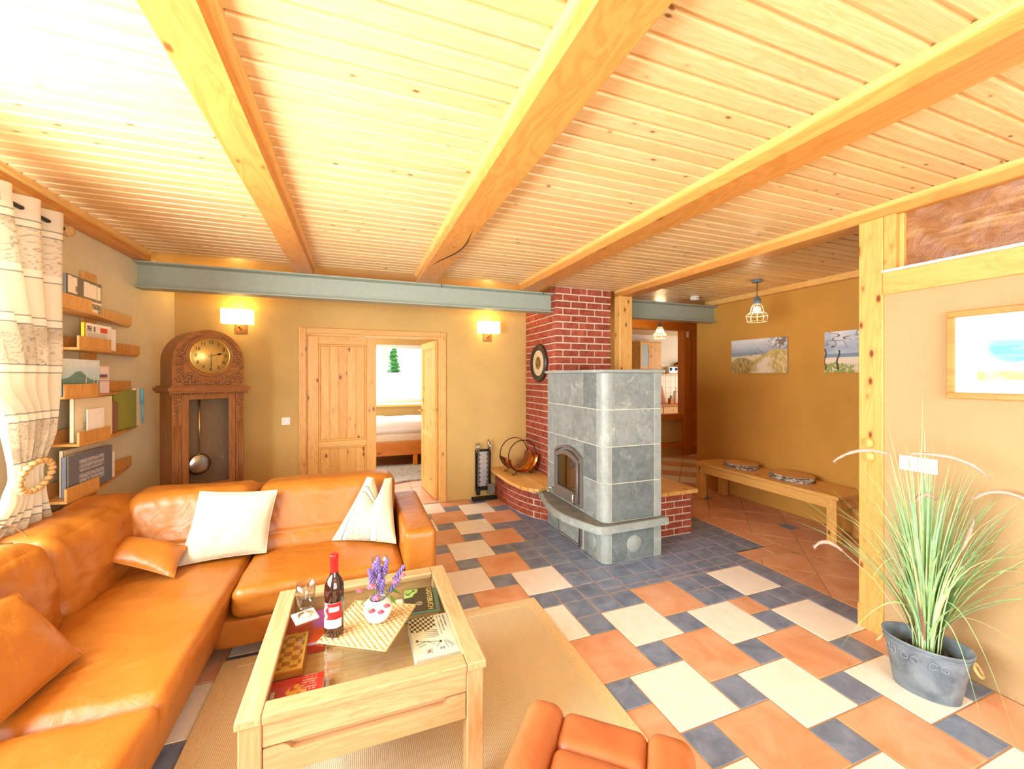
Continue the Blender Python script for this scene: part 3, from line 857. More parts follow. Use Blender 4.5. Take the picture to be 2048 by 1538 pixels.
# bedroom shell
b = B(); b.box(-1.9, 8.3, 0, 0.0, 8.42, 2.7); b.box(1.75, 8.3, 0, 3.1, 8.42, 2.7); b.box(0, 8.3, 0, 1.75, 8.42, .93); b.box(0, 8.3, 2.13, 1.75, 8.42, 2.7)
struct('wall_bedroom_far', b, M['wall'])
struct('wall_bedroom_left', B().box(-1.9, 5.1, 0, -1.78, 5.9, 2.7).box(-1.9, 7.3, 0, -1.78, 8.3, 2.7).box(-1.9, 5.9, 0, -1.78, 7.3, .9).box(-1.9, 5.9, 2.1, -1.78, 7.3, 2.7), M['wall'])  # opening added only to make room for the side fill light
area('added_bedroom_side_fill', (-1.86, 6.6, 1.5), (PI/2, 0, -PI/2), 1.3, 1.1, 110, DAY)  # added fill light to brighten the bedroom; no side window is known
struct('wall_bedroom_right', B().box(2.9, 5.1, 0, 3.0, 8.3, 2.7), M['wall'])
w3 = B()
for x in (.0, .478, 1.68): w3.box(x, 8.32, 1.071, x+.068, 8.37, 2.059, .004)
w3.box(0, 8.32, .99, 1.75, 8.37, 1.07, .004); w3.box(0, 8.32, 2.06, 1.75, 8.37, 2.13, .004)
o = struct('window_4', w3, M['white'])
B().box(-.05, 8.18, .93, 1.80, 8.40, .965, .004).obj('window_sill', M['pineX'], o)
B().box(.04, 8.34, 1.05, .49, 8.346, 2.08).obj('pane', M['gl'], o); B().box(.53, 8.34, 1.05, 1.70, 8.346, 2.08).obj('pane', M['gl'], o)
area('daylight_over_bedroom_window', (.9, 9.6, 3.4), (PI/2-.75, 0, PI), 2.2, 1.4, 420, DAY)
# garden beyond the bedroom window
leafm = plain('conifer_green', '#3f7a3c', .9, 0, .1, .35, 0, 9)
ct = thing('conifer', 'green conifer standing in the garden outside the bedroom window', 'tree', (1.18, 14.5, 0))
B().tube([(1.18, 14.5, -.05), (1.18, 14.5, 1.8)], .05, 8).obj('trunk', M['oakZ'], ct)
b = B()
for k in range(9):
    z = 1.45+k*.12; r = .30*(1-k/11)
    b.lathe([(0, z+.26), (r*.5, z+.12), (r, z), (0, z+.03)], (1.18, 14.5, 0), 11)
for v in b.bm.verts: v.co += Vector((noise.noise(v.co*5), noise.noise(v.co*5+Vector((5, 0, 0))), noise.noise(v.co*6)))*.08
b.obj('foliage', leafm, ct)
tag(B().box(-5, 13.0, -.05, 9, 13.2, 1.62).obj('garden_wall', M['white']), 'white garden wall outside the bedroom window', 'wall')
tag(B().box(-6, 8.5, -.1, 10, 40, -.05).obj('lawn', plain('pale_gravel', '#cfd2bd', .95)), 'pale sunlit ground outside the bedroom window', 'lawn')['kind'] = 'structure'
# kitchen shell
struct('wall_kitchen_far', B().box(3.0, 8.4, 0, 8.9, 8.5, 2.7), M['wall_white'])
struct('wall_kitchen_left', B().box(3.9, 6.34, 0, 4.0, 8.4, 2.7), M['wall_white'])
struct('wall_kitchen_right', B().box(8.75, 6.34, 0, 8.85, 8.4, 2.7), M['wall_white'])

# ================================================================== KITCHEN THINGS
t = thing('wall_cabinet', 'knotty pine kitchen wall cabinet with a glazed left door', 'cabinet', (6.6, 8.2, 1.69))
B().box(6.30, 8.06, 1.69, 6.915, 8.395, 2.33, .003).obj('body', M['pineZ'], t)
B().box(6.28, 8.03, 2.33, 6.935, 8.395, 2.36, .004).obj('cornice', M['pineX'], t)
d = B().box(6.30, 8.04, 1.70, 6.345, 8.06, 2.32).box(6.53, 8.04, 1.70, 6.575, 8.06, 2.32).box(6.345, 8.04, 1.70, 6.53, 8.06, 1.75).box(6.345, 8.04, 2.27, 6.53, 8.06, 2.32).obj('door', M['pineZ'], t)
B().box(6.345, 8.048, 1.75, 6.53, 8.054, 2.27).obj('glass', plain('frosted_glass', '#a9b0a0', .3), d)
d = B().box(6.58, 8.04, 1.70, 6.91, 8.06, 2.32, .004).obj('door', M['pineZ'], t)
B().ball((6.87, 8.03, 1.76), .012).obj('knob', M['brass'], d)
t = thing('base_cabinet', 'pine kitchen base cabinet below the wooden worktop', 'cabinet', (7.1, 8.1, 0))
B().box(6.2, 7.86, .08, 8.0, 8.39, .80, .003).obj('body', M['pineX'], t)
for i in range(3): 
    d = B().box(6.21+i*.6, 7.84, .62, 6.79+i*.6, 7.86, .79, .003).obj('drawer', M['pineX'], t); B().ball((6.5+i*.6, 7.83, .70), .013).obj('knob', M['brass'], d)
    B().box(6.21+i*.6, 7.84, .1, 6.79+i*.6, 7.86, .61, .003).obj('door', M['pineZ'], t)
tag(B().box(6.1, 7.78, .80, 8.02, 8.395, .845, .004).obj('worktop', M['timberX']), 'dark orange wooden kitchen worktop along the tiled wall', 'worktop')
t = thing('tiled_splashback', 'cream tiled splashback above the kitchen worktop', 'splashback', (7.1, 8.39, .85))
B().box(6.1, 8.392, .85, 8.1, 8.399, 1.86).obj('grout', M['joint'], t)
me = boxmesh(.145, .008, .145, .002, plain('cream_wall_tile', '#e7d9b6', .25))
for i in range(12):
    for j in range(6):
        piece('wall_tile', me, t, (6.95+.075+i*.15-.35, 8.388, .93+j*.15+.075))
t = thing('kitchen_shelf', 'small pine wall shelf above the worktop holding a radio', 'shelf', (7.6, 8.3, 1.57))
B().box(7.25, 8.2, 1.57, 7.93, 8.38, 1.59, .003).obj('shelf_board', M['pineX'], t)
B().box(7.60, 8.2, 1.59, 7.62, 8.38, 1.83).box(7.60, 8.2, 1.81, 7.93, 8.38, 1.83).box(7.91, 8.2, 1.59, 7.93, 8.38, 1.81).box(7.6, 8.37, 1.59, 7.93, 8.38, 1.83).obj('cubby', M['pineX'], t)
t = thing('radio', 'silver kitchen radio on the small pine shelf', 'radio', (7.43, 8.28, 1.59))
B().box(7.30, 8.21, 1.59, 7.58, 8.33, 1.76, .02, 3).obj('case', M['chrome'], t)
for x in (7.36, 7.52): B().lathe([(0, 8.20), (.04, 8.20), (.045, 8.212)], (x, 0, 1.69), 16, 'Y').obj('speaker', M['black'], t)
t = tag(B().box(7.62, 8.22, 1.835, 7.88, 8.34, 1.87, .015, 2).obj('dark_tray', M['black']), 'flat dark tray lying on top of the kitchen shelf', 'tray')
t = thing('paper_towel_roll', 'white paper towel roll on a stand on the worktop', 'paper towel', (7.32, 8.0, .845))
B().lathe([(0, .845), (.075, .845), (.075, .86), (0, .86)], (7.32, 8.0, 0), 20).tube([(7.32, 8, .85), (7.32, 8, 1.24)], .008).obj('stand', M['pineZ'], t)
B().lathe([(.012, .862), (.058, .862), (.06, 1.155), (.012, 1.155)], (7.32, 8.0, 0), 24).obj('roll', M['white'], t)
tag(B().box(6.92, 8.2, .846, 7.20, 8.225, 1.28, .006, 1, xf=lambda v: Vector((v.x, v.y+(v.z-.846)*.33, v.z))).obj('cutting_board', M['timberZ']), 'wooden cutting board leaning against the kitchen tiles', 'cutting board')
t = thing('knife_block', 'small dark wooden knife block beside the towel roll', 'knife block', (7.15, 7.98, .846))
B().box(7.10, 7.93, .846, 7.20, 8.03, .98, .005).obj('block', M['timberX'], t)
for k in range(3): B().tube([(7.12+k*.03, 7.98, .98), (7.12+k*.03, 7.97, 1.05)], .008, 6).obj('knife_handle', M['black'], t)

# ================================================================== BEDROOM THINGS
t = thing('bed', 'pine bed with white bedding under the bedroom window', 'bed', (.9, 7.6, 0))
B().box(-.2, 7.05, .20, 1.9, 7.09, .42, .006).obj('side_rail', M['timberX'], t)
B().box(-.2, 7.09, .25, 1.9, 8.1, .40).obj('bed_base', M['pineX'], t)
for x, y in ((.93, 7.08), (-.15, 7.08), (1.82, 7.08), (.93, 8.0)): B().box(x-.035, y-.02, 0, x+.035, y+.05, .22, .004).obj('leg', M['timberZ'], t)
B().soft(-.15, 7.1, .40, 1.85, 8.1, .56, .05, 8).obj('mattress', fabric('striped_mattress', '#d9c2a0', '#efe2cc'), t)
B().soft(-.15, 7.07, .54, 1.85, 8.12, .76, .09, 14, (0, 0, .03), .03, 4).obj('duvet', fabric('white_duvet', '#e8e2da', '#f8f5f0', 200), t)
def shag(x, y): return
b = B(); pr = []
for k in range(40):
    a = 2*PI*k/40; pr.append((.55+math.cos(a)*(.75+.05*math.sin(5*a)), 6.62+math.sin(a)*(.62+.05*math.cos(7*a))))
b.prism(pr, .001, .022)
sh_ = NT('shaggy_rug', .95, 0, .1); f = sh_.noise(sh_.coord(rnd=False), 26, 6, .75, 2.0)
sh_.color(sh_.ramp(f, [(.38, H('#8f8478')), (.5, H('#cfc6b6')), (.62, H('#efe9dc'))])); sh_.bump(f, 1.0, .03)
tag(b.obj('bedroom_rug', sh_.m), 'mottled grey shaggy rug beside the bed', 'rug')

# ================================================================== WALL LAMPS
glow = emit('lit_shade', '#ffe9a8', 2.6)
def sconce(cx, label):
    t = thing('wall_lamp', label, 'lamp', (cx, 4.93, 2.0), 'box shaded wall lamps')
    B().box(cx-.045, 4.925, 1.955, cx+.065, 4.939, 2.06, .003).obj('back_plate', M['oakX'], t)
    B().tube([(cx+.01, 4.925, 2.0), (cx+.01, 4.87, 2.01), (cx+.0, 4.86, 2.05)], .010, 8).obj('arm', M['brass'], t)
    b = B(); x0, x1, y0, y1, z0, z1 = cx-.135, cx+.135, 4.80, 4.895, 2.045, 2.19
    for a in ((x0, y0, z0, x1, y0+.004, z1), (x0, y1-.004, z0, x1, y1, z1), (x0, y0, z0, x0+.004, y1, z1), (x1-.004, y0, z0, x1, y1, z1)): b.box(*a)
    b.box(x0, y0, z0, x1, y1, z0+.003)
    b.obj('shade', glow, t)
    B().ball((cx, 4.85, 2.12), .028).obj('bulb', emit('bulb_glow', '#ffe2a0', 12), t)
    point('wall_lamp_glow', (cx, 4.86, 2.20), 4.5, (1, .66, .16), .04)
    point('wall_lamp_downlight', (cx, 4.86, 2.03), 1.0, (1, .66, .2), .03)
sconce(-1.12, 'lit box shaded wall lamp above the grandfather clock')
sconce(1.525, 'lit box shaded wall lamp between the double door and the chimney')
# light switches
def switch(name, loc, label, axis, n=1):
    t = thing(name, label, 'switch', loc)
    x, y, z = loc
    for k in range(n):
        if axis == 'Y':
            B().box(x-.041, y-.008, z-.041, x+.041, y, z+.041, .004, 2).obj('frame', M['white'], t); B().box(x-.028, y-.013, z-.028, x+.028, y-.007, z+.028, .003, 2).obj('rocker', M['white'], t)
        else:
            yy = y-k*.083
            B().box(x-.008, yy-.041, z-.041, x, yy+.041, z+.041, .004, 2).obj('frame', M['white'], t); B().box(x-.013, yy-.028, z-.028, x-.007, yy+.028, z+.028, .003, 2).obj('rocker', M['white'], t)
switch('light_switch', (-.702, 4.938, 1.04), 'white light switch on the back wall left of the double door', 'Y')
switch('light_switch', (2.878, 1.36, 1.035), 'white double light switch half hidden by the tall grass', 'X', 2)

# ================================================================== PENDANTS, SMOKE DETECTOR
wire = plain('cream_wire', '#e9dcb4', .5)
def pendant(cx, cy, zc, label):
    t = thing('pendant_lamp', label, 'lamp', (cx, cy, zc), 'wire cage pendant lamps')
    B().lathe([(0, ZC), (.05, ZC), (.048, ZC-.025), (0, ZC-.03)], (cx, cy, 0), 20).obj('ceiling_rose', M['zinc'], t)
    B().tube([(cx, cy, ZC-.02), (cx, cy, zc+.05)], .0035, 6).obj('cord', M['blackiron'], t)
    B().lathe([(0, zc+.06), (.012, zc+.055), (.022, zc+.03), (.034, zc+.02), (.036, zc-.03), (.03, zc-.035), (0, zc-.035)], (cx, cy, 0), 16).obj('socket', M['zinc'], t)
    b = B(); pr = [(.032, zc-.02), (.055, zc-.07), (.065, zc-.115), (.105, zc-.15), (.09, zc-.215)]
    for k in range(10):
        a = 2*PI*k/10; b.tube([(cx+r*math.cos(a), cy+r*math.sin(a), z) for r, z in pr], .0032, 5)
    for r, z in (pr[2], pr[3], pr[4]):
        b.tube([(cx+r*math.cos(2*PI*k/24), cy+r*math.sin(2*PI*k/24), z) for k in range(24)], .0035, 5, closed=True)
    b.obj('cage', wire, t)
    B().ball((cx, cy, zc-.09), .03, 2, (1, 1, 1.15)).obj('bulb', emit('pendant_bulb', '#fff3cf', 14), t)
    point('pendant_glow', (cx, cy, zc-.10), 9 if cy < 4 else 48, (1, .72, .36), .035)
pendant(3.90, 3.10, 2.30, 'wire cage pendant lamp hanging in front of the dune pictures')
pendant(4.77, 5.58, 2.37, 'smaller looking wire cage pendant lamp hanging before the kitchen opening')
t = thing('smoke_detector', 'round white smoke detector on the board ceiling near the short girder', 'smoke detector', (4.0, 4.03, ZC))
B().lathe([(0, ZC-.045), (.045, ZC-.045), (.055, ZC-.035), (.056, ZC-.012), (.05, ZC), (0, ZC)], (3.98, 4.02, 0), 28).obj('housing', M['white'], t)
b = B()
for k in range(9): 
    a = PI+.4+k*.28; b.box(3.98+.055*math.cos(a)-.004, 4.02+.055*math.sin(a)-.003, ZC-.030, 3.98+.055*math.cos(a)+.004, 4.02+.055*math.sin(a)+.003, ZC-.02)
b.obj('vent_slots', M['black'], t)

# ================================================================== PICTURES
def dune(U, V):
    n = fb(U*5, V*5, 3); c = full(U, '#a9b4c0'); c = lay(c, (V-.62)*3+n*.5-.25, '#e6e6e2')
    c = lay(c, ((V < .62) & (V > .50))*1.0, '#98a4ae')
    hor = .50+.06*U
    c = lay(c, (V < hor)*1.0, '#e6d3a8')
    ridge = .30+.34*np.exp(-((U-.85)/.34)**2)+.05*n
    c = lay(c, (V < ridge)*1.0, '#d9be7c')
    st_ = vn(U*80+V*14, V*9-U*6, 5)
    c = lay(c, ((V < ridge-.02) & (st_ > .55))*.55, '#a88a48'); c = lay(c, ((V < ridge-.1) & (st_ < .28))*.6, '#efdca6')
    left = (V < .42-.75*(U-.25)**2*2+0.06*np.sin(U*9)) & (U < .5) & (V < .5)
    c = lay(c, left*.8, '#b99a55'); c = lay(c, (left & (st_ > .6))*.7, '#7d6a36')
    path = np.clip(1.3-abs(U-(.56+.2*V+.03*np.sin(V*20)))/(.15*(1.25-V*1.9))+(n-.5)*1.2, 0, 1)*np.clip((.50-V)*12, 0, 1)
    c = lay(c, path*.95, '#ead9bc')
    c = lay(c, np.clip((V-.62)*8, 0, 1)*np.clip((U-.62)*5, 0, 1)*(fb(U*34, V*22, 9) > .47)*.8, '#6d4a2e')
    c = lay(c, (np.abs(V-.58-.05*np.sin(U*40)) < .10) * (vn(U*60, V*30, 2) > .72)*(U > .38)*(U < .62)*.8, '#6b543e')
    return c
def beach(U, V):
    n = fb(U*5, V*5, 11); c = full(U, '#a4b2c4'); c = lay(c, n*1.4-.5+(V-.6), '#e9e6e4')
    c = lay(c, ((V < .46) & (V > .36))*1.0, '#8797a8'); c = lay(c, (V <= .37)*1.0, '#ecdcc0')
    c = lay(c, ((V < .22) & (fb(U*20, V*20, 4) > .42))*.5, '#cdb48c')
    c = lay(c, ((V < .26-.2*np.abs(U-.15)*2) & (U < .38) & (vn(U*70, V*30, 6) > .35))*.9, '#8a9a3c')
    for x0, h, lean in ((.16, .55, .05), (.01, .6, .0), (.47, .95, .05), (.75, .8, -.06)):
        xx = x0+lean*V+.012*np.sin(V*17)
        c = lay(c, ((np.abs(U-xx) < .011) & (V < h) & (V > .05))*1.0, '#5a4636')
    c = lay(c, ((V > .60) & (np.abs(vn(U*9+V*3, V*11, 8)-.5) < .035))*.9, '#6a5040')
    return c
def canvas(name, label, y0, y1, z0, z1, fn):
    t = thing(name, label, 'picture', (4.49, (y0+y1)/2, z0), 'canvas prints on the hall wall')
    B().box(4.475, y0, z0, 4.499, y1, z1, .002).obj('canvas_frame', M['linen'], t)
    paint('print', fn, plane3((4.4745, y0, z0), (0, y1-y0, 0), (0, 0, z1-z0)), 150, 80, t, .7)
def flipU(f): return lambda U, V: f(1-U, V)
canvas('canvas_print', 'canvas print of a sandy path through grassy dunes', 3.19, 3.915, 1.555, 1.965, flipU(dune))
canvas('canvas_print', 'canvas print of bare trees on a beach, partly behind the post', 2.08, 2.80, 1.555, 1.965, flipU(beach))
t = thing('framed_picture', 'framed pale watercolour print of blue water on the right wall', 'picture', (2.87, .8, 1.405))
yA, yB, zA, zB = .42, 1.195, 1.405, 1.85
for z_ in (zA, zB-.032): B().box(2.852, yA, z_, 2.879, yB, z_+.032, .005, 2).obj('frame_member', M['beam'], t)
for y_ in (yA, yB-.032): B().box(2.852, y_, zA+.032, 2.879, y_+.032, zB-.032, .005, 2).obj('frame_member', M['beam'], t)
def water(U, V):
    c = full(U, '#f6f6f2'); n = fb(U*6, V*6, 21)
    inn = (U > .11) & (U < .89) & (V > .16) & (V < .72)
    c = lay(c, inn*1.0, '#f4f5f0')
    d = ((U-.29)/.16)**2+((V-.56)/.20)**2
    c = lay(c, (inn & (V < .66) & (d+n*.9 < 1.45))*np.clip(1.5-d, 0, 1), '#7fc0cc')
    c = lay(c, (inn & (V < .60) & (d+n*.9 < 1.1) & (vn(U*8, V*60, 3) > .45))*.7, '#58a8bc')
    c = lay(c, (inn & (V < .26+.05*n) & ((U < .34) | (U > .52)))*.85, '#dcc88a')
    c = lay(c, (inn & (V < .30) & (vn(U*30, V*20, 7) > .62))*.7, '#c2a45c')
    return c
paint('watercolour', lambda U, V: water(1-U, V), plane3((2.862, yA+.03, zA+.03), (0, yB-yA-.06, 0), (0, 0, zB-zA-.06)), 130, 70, t, .35)

# ================================================================== RUG
t = thing('sisal_rug', 'large sand coloured sisal rug under the coffee table', 'rug', (.24, 1.0, 0))
RX0, RX1, RY1 = -.66, 1.135, 2.575
ts = NT('sisal_ribbed', .95, 0, .05)
v = ts.coord((1, 1, 1), rnd=False); wv = ts.add('ShaderNodeTexWave', bands_direction='X'); wv.inputs['Scale'].default_value = 42; wv.inputs['Distortion'].default_value = .6; wv.inputs['Detail Scale'].default_value = 40
ts.l.new(v, wv.inputs['Vector']); wy = ts.add('ShaderNodeTexWave', bands_direction='Y'); wy.inputs['Scale'].default_value = 60; ts.l.new(v, wy.inputs['Vector'])
f = ts.mix(.35, wv.outputs['Color'], wy.outputs['Color']); ts.color(ts.ramp(f, [(.2, H('#cbb083')), (.7, H('#eddcb6'))])); ts.bump(f, .6, .004)
B().box(RX0+.075, -.9, 0.001, RX1-.075, RY1-.075, .009).obj('weave', ts.m, t)
B().box(RX0, -.9, .001, RX0+.075, RY1, .010, .003).obj('border', M['sisalb'], t)
B().box(RX1-.075, -.9, .001, RX1, RY1, .010, .003).obj('border', M['sisalb'], t)
B().box(RX0+.075, RY1-.075, .001, RX1-.075, RY1, .010, .003).obj('border', M['sisalb'], t)

# ================================================================== CORNER SOFA
sofa = thing('corner_sofa', 'large L-shaped cognac leather corner sofa along the left wall', 'sofa', (-1.1, 2.4, 0))
LE = M['leather']
def slopeX(x1, z1, k): return lambda p: Vector((p.x-k*(z1-p.z)*max(0, (p.x+1.25)/(x1+1.25)), p.y, p.z))
def slopeY(y0, z1, k, y1): return lambda p: Vector((p.x, p.y+k*(z1-p.z)*max(0, (y1-p.y)/(y1-y0)), p.z))
sx = slopeX(-.6, .42, .27)
for y0, y1 in ((.1, .95), (.955, 1.735)):
    B().soft(-1.3, y0, .09, -.6, y1, .42, .055, 16, (.012, 0, .018), .006, 5, sx).obj('seat_cushion', LE, sofa)
def ridges(cx, cy, ax, ay, ang, amp, f):
    ca_, sa_ = math.cos(ang), math.sin(ang)
    def g(p):
        dx, dy = p.x-cx, p.y-cy; u, v = (dx*ca_+dy*sa_)/ax, (-dx*sa_+dy*ca_)/ay
        m = math.exp(-(u*u+v*v)*1.2)
        r_ = math.sqrt((u+1.1)**2*.35+v*v*3)
        return m*amp*math.sin(r_*f+noise.noise(p*7)*1.6)
    return g
def withz(xf, gs, zmin): 
    def h(p):
        dz = sum(g(p) for g in gs) if p.z > zmin else 0
        q = xf(p) if xf else p
        return Vector((q.x, q.y, q.z+dz))
    return h
gL = [ridges(-.98, 2.02, .24, .16, .35, .0048, 16), ridges(-.95, 2.43, .35, .05, .1, .007, 5), ridges(-1.1, 2.7, .2, .2, 1.2, .003, 12)]
B().soft(-1.3, 1.74, .09, -.6, 3.12, .42, .055, 64, (.008, 0, .022), .006, 4.5, withz(sx, gL, .38)).obj('seat_cushion', LE, sofa)
B().soft(-.605, 2.45, .255, .262, 3.12, .425, .05, 56, (0, -.004, .02), .006, 5, withz(slopeY(2.45, .42, .20, 3.1), [ridges(-.22, 2.80, .30, .17, .1, .0035, 16)], .38)).obj('seat_cushion', LE, sofa)
B().soft(-.70, 2.50, .085, .27, 3.2, .252, .02, 8, (0, 0, 0), .003, 5, slopeY(2.50, .25, .25, 3.1)).obj('base', LE, sofa)
B().soft(-1.6, .15, .085, -.72, 3.2, .25, .02, 6).obj('base', LE, sofa)
for x, y in ((-.78, 2.5), (-.78, 1.3), (-.75, .4), (.3, 2.62), (.3, 3.2), (-1.5, 3.2)): B().box(x-.03, y-.03, 0.0, x+.03, y+.03, .09, .004).obj('foot', M['oakZ'], sofa)
# backs
def leanY(p):
    dy = 0
    if p.y < 3.02:
        dy = .010*math.exp(-((p.z-.525)/.010)**2)+.005*noise.noise(Vector((p.x*16, p.z*3.5, 2)))*min(1, max(0, (p.z-.5)*6))+.004*noise.noise(Vector((p.x*30+p.z*20, p.z*8, 7)))
    return Vector((p.x, p.y+(p.z-.38)*.30-.02+dy, p.z))
def leanX(p):
    dx = 0
    if p.x > -1.3: dx = .009*noise.noise(Vector((p.y*5+p.z*4, p.z*15, 3)))+.004*noise.noise(Vector((p.y*12, p.z*30, 5)))
    return Vector((p.x-(p.z-.38)*.17-.02+dx, p.y, p.z))
B().soft(-.60, 2.93, .40, .255, 3.18, .815, .075, 48, (0, -.02, .012), .010, 4.5, leanY).obj('back_cushion', LE, sofa)
B().soft(-1.27, 2.93, .40, -.605, 3.18, .815, .075, 48, (0, -.02, .010), .012, 4.5, leanY).obj('back_cushion', LE, sofa)
B().soft(-1.47, 2.42, .38, -1.17, 3.26, .80, .085, 44, (.03, 0, .015), .02, 4.5, leanX).obj('back_cushion', LE, sofa)
B().soft(-1.47, 1.58, .38, -1.17, 2.44, .81, .085, 44, (.03, 0, .015), .018, 4.5, leanX).obj('back_cushion', LE, sofa)
B().soft(-1.47, .6, .38, -1.17, 1.575, .81, .085, 16, (.03, 0, .015), .012, 4.5, leanX).obj('back_cushion', LE, sofa)
B().soft(-1.60, 3.19, .085, .27, 3.40, .76, .03, 10).obj('back_frame', LE, sofa)
B().soft(-1.64, .12, .085, -1.50, 3.40, .74, .03, 10).obj('back_frame', LE, sofa)
B().soft(.263, 2.475, .085, .452, 3.40, .60, .028, 12, (.003, .003, .004), .003, 5).obj('armrest', LE, sofa)

def pillow(name, label, cs, th, mat=None, fn=None, pinch=.06, sag=0.0, n=28, group=None, vsag=0.0):
    """cs: TL,TR,BR,BL world corners"""
    TL, TR, BR, BL = [Vector(c) for c in cs]
    nrm = (TR-TL).cross(BL-TL).normalized()
    if nrm.y > 0 or (abs(nrm.y) < .2 and nrm.x < 0): nrm = -nrm
    t = thing(name, label, 'cushion', (BL+BR)/2, group)
    ctr = (TL+TR+BR+BL)/4
    def pos(u, v, side):
        p = (BL*(1-u)+BR*u)*(1-v)+(TL*(1-u)+TR*u)*v
        a, c = 2*u-1, 2*v-1
        # edges bow inwards, corners stay sharp
        p = p+(ctr-p)*(pinch*((1-a*a)*c*c*abs(c)+(1-c*c)*a*a*abs(a)))
        p.z -= sag*max(0, 1-abs(a)*2.0)*v*v
        h = th*((1-a*a)**.55*(1-c*c)**.55)
        w = noise.noise(p*9)*.006+noise.noise(p*21)*.002
        if side < 0: h *= .4
        return p+nrm*side*(h+w*(1-a*a)*(1-c*c)*2)
    if fn: paint('front_cover', fn, lambda u, v: pos(u, v, 1), 110, 110, t, .9, bump=True)
    for sd_, nm in ((1, 'front_cover'), (-1, 'back_cover')):
        if fn and sd_ == 1: continue
        b = B(); g = [[b.bm.verts.new(pos(i/n, j/n, sd_)) for i in range(n+1)] for j in range(n+1)]
        for j in range(n):
            for i in range(n): b.bm.faces.new([g[j][i], g[j][i+1], g[j+1][i+1], g[j+1][i]]).smooth = True
        b.obj(nm, mat or M['linen'], t)
    k = [pos(i/n, 0, 0) for i in range(n+1)]+[pos(1, j/n, 0) for j in range(1, n+1)]+[pos(1-i/n, 1, 0) for i in range(1, n+1)]+[pos(0, 1-j/n, 0) for j in range(1, n)]
    B().tube(k, .0025, 5, closed=True).obj('piping', mat or M['linen'], t)
    return t
pillow('throw_pillow', 'large plain cream linen cushion leaning on the sofa back', [(-.888, 3.0, .82), (-.471, 2.98, .793), (-.514, 2.87, .445), (-.947, 2.84, .445)], .065, pinch=.05)
def scroll(U, V, seed=0, f=6):
    a = fb(U*f, V*f, seed, 3); r = np.sin(a*38+6*np.sin(U*f*1.1)*np.cos(V*f*1.3))
    return np.clip(1-np.abs(r)*3.2, 0, 1), np.clip((a-.5)*6, 0, 1)
def pilfn(U, V):
    c = full(U, '#cfc09c'); s_, g = scroll(U, V, 4, 5)
    m = ((U > .22) & (U < .60) & (V < .76))*1.0
    c = lay(c, m*(.35+.5*g), '#b0a592'); c = lay(c, m*s_*.8, '#6f675f')
    c = lay(c, (((U > .60) & (U < .70)) | ((U > .14) & (U < .22)) | ((V > .76) & (V < .84) & (U > .14) & (U < .7)))*.8, '#efe8d8')
    for u0 in (.14, .22, .60, .70): c = lay(c, ((np.abs(U-u0) < .007) & (V < .84))*1.0, '#5c5c58')
    for v0 in (.76, .84): c = lay(c, ((np.abs(V-v0) < .006) & (U > .14) & (U < .70))*1.0, '#5c5c58')
    c = lay(c, m*np.clip((V-.62)*6, 0, 1)*.4, '#c49a50')
    return c
pillow('throw_pillow', 'cream cushion with grey scroll pattern and dented top beside the armrest', [(.07, 3.0, .825), (.225, 2.955, .815), (.238, 2.73, .445), (-.15, 2.93, .445)], .075, fn=pilfn, pinch=.05, sag=.125)
pillow('throw_pillow', 'small cognac leather cushion lying in the sofa corner', [(-1.22, 2.93, .625), (-.905, 2.86, .545), (-.90, 2.66, .455), (-1.245, 2.74, .575)], .05, M['leather2'], pinch=.07)
pillow('throw_pillow', 'large cognac leather cushion leaning at the near end of the sofa', [(-1.27, 1.62, .80), (-1.19, 2.10, .705), (-.985, 2.06, .455), (-1.03, 1.60, .455)], .055, M['leather2'], pinch=.03)

# ================================================================== COFFEE TABLE
TZ = .50
tab = thing('coffee_table', 'square pale beech coffee table with a glass top showcase and drawer', 'table', (.05, 1.81, .01))
X0, X1, Y0, Y1 = -.338, .437, 1.415, 2.212
B().box(X0, Y0, .472, X0+.07, Y1, TZ, .004, 2).obj('top_side', M['beechY'], tab); B().box(X1-.07, Y0, .472, X1, Y1, TZ, .004, 2).obj('top_side', M['beechY'], tab)
B().box(X0+.071, Y0, .472, X1-.071, Y0+.066, TZ, .004, 2).obj('top_rail', M['beechX'], tab); B().box(X0+.071, Y1-.066, .472, X1-.071, Y1, TZ, .004, 2).obj('top_rail', M['beechX'], tab)
B().box(X0+.066, Y0+.062, .488, X1-.066, Y1-.062, .494).obj('glass_pane', M['glt'], tab)
for x in (X0+.008, X1-.07):
    for y in (Y0+.008, Y1-.07): B().box(x, y, .0105, x+.062, y+.062, .471, .004).obj('leg', M['beechZ'], tab)
B().box(X0+.071, Y0+.014, .394, X1-.071, Y0+.034, .471, .002).obj('front_apron', M['beechX'], tab)
B().box(X0+.071, Y1-.034, .30, X1-.071, Y1-.014, .471, .002).obj('rear_apron', M['beechX'], tab)
for x in (X0+.014, X1-.034): B().box(x, Y0+.071, .30, x+.02, Y1-.071, .471, .002).obj('side_apron', M['beechY'], tab)
zt = .390
nt = [(X0+.074, .302), (X1-.074, .302), (X1-.074, zt), (.315, zt), (.303, zt-.006), (.295, zt-.017), (.285, zt-.020), (-.178, zt-.020), (-.188, zt-.017), (-.196, zt-.006), (-.208, zt), (X0+.074, zt)]
dr = B()
_t = bmesh.new(); fv = [_t.verts.new((x, Y0+.012, z)) for x, z in nt]; bv = [_t.verts.new((x, Y0+.032, z)) for x, z in nt]; n_ = len(nt)
_t.faces.new(fv); _t.faces.new(bv[::-1])
for i in range(n_): _t.faces.new([fv[i], bv[i], bv[(i+1) % n_], fv[(i+1) % n_]])
dr.merge(_t); dr = dr.obj('drawer', M['beechX'], tab)
B().box(X0+.08, Y0+.034, .305, X1-.08, Y0+.046, .388).obj('drawer_inner', M['beechX'], dr)
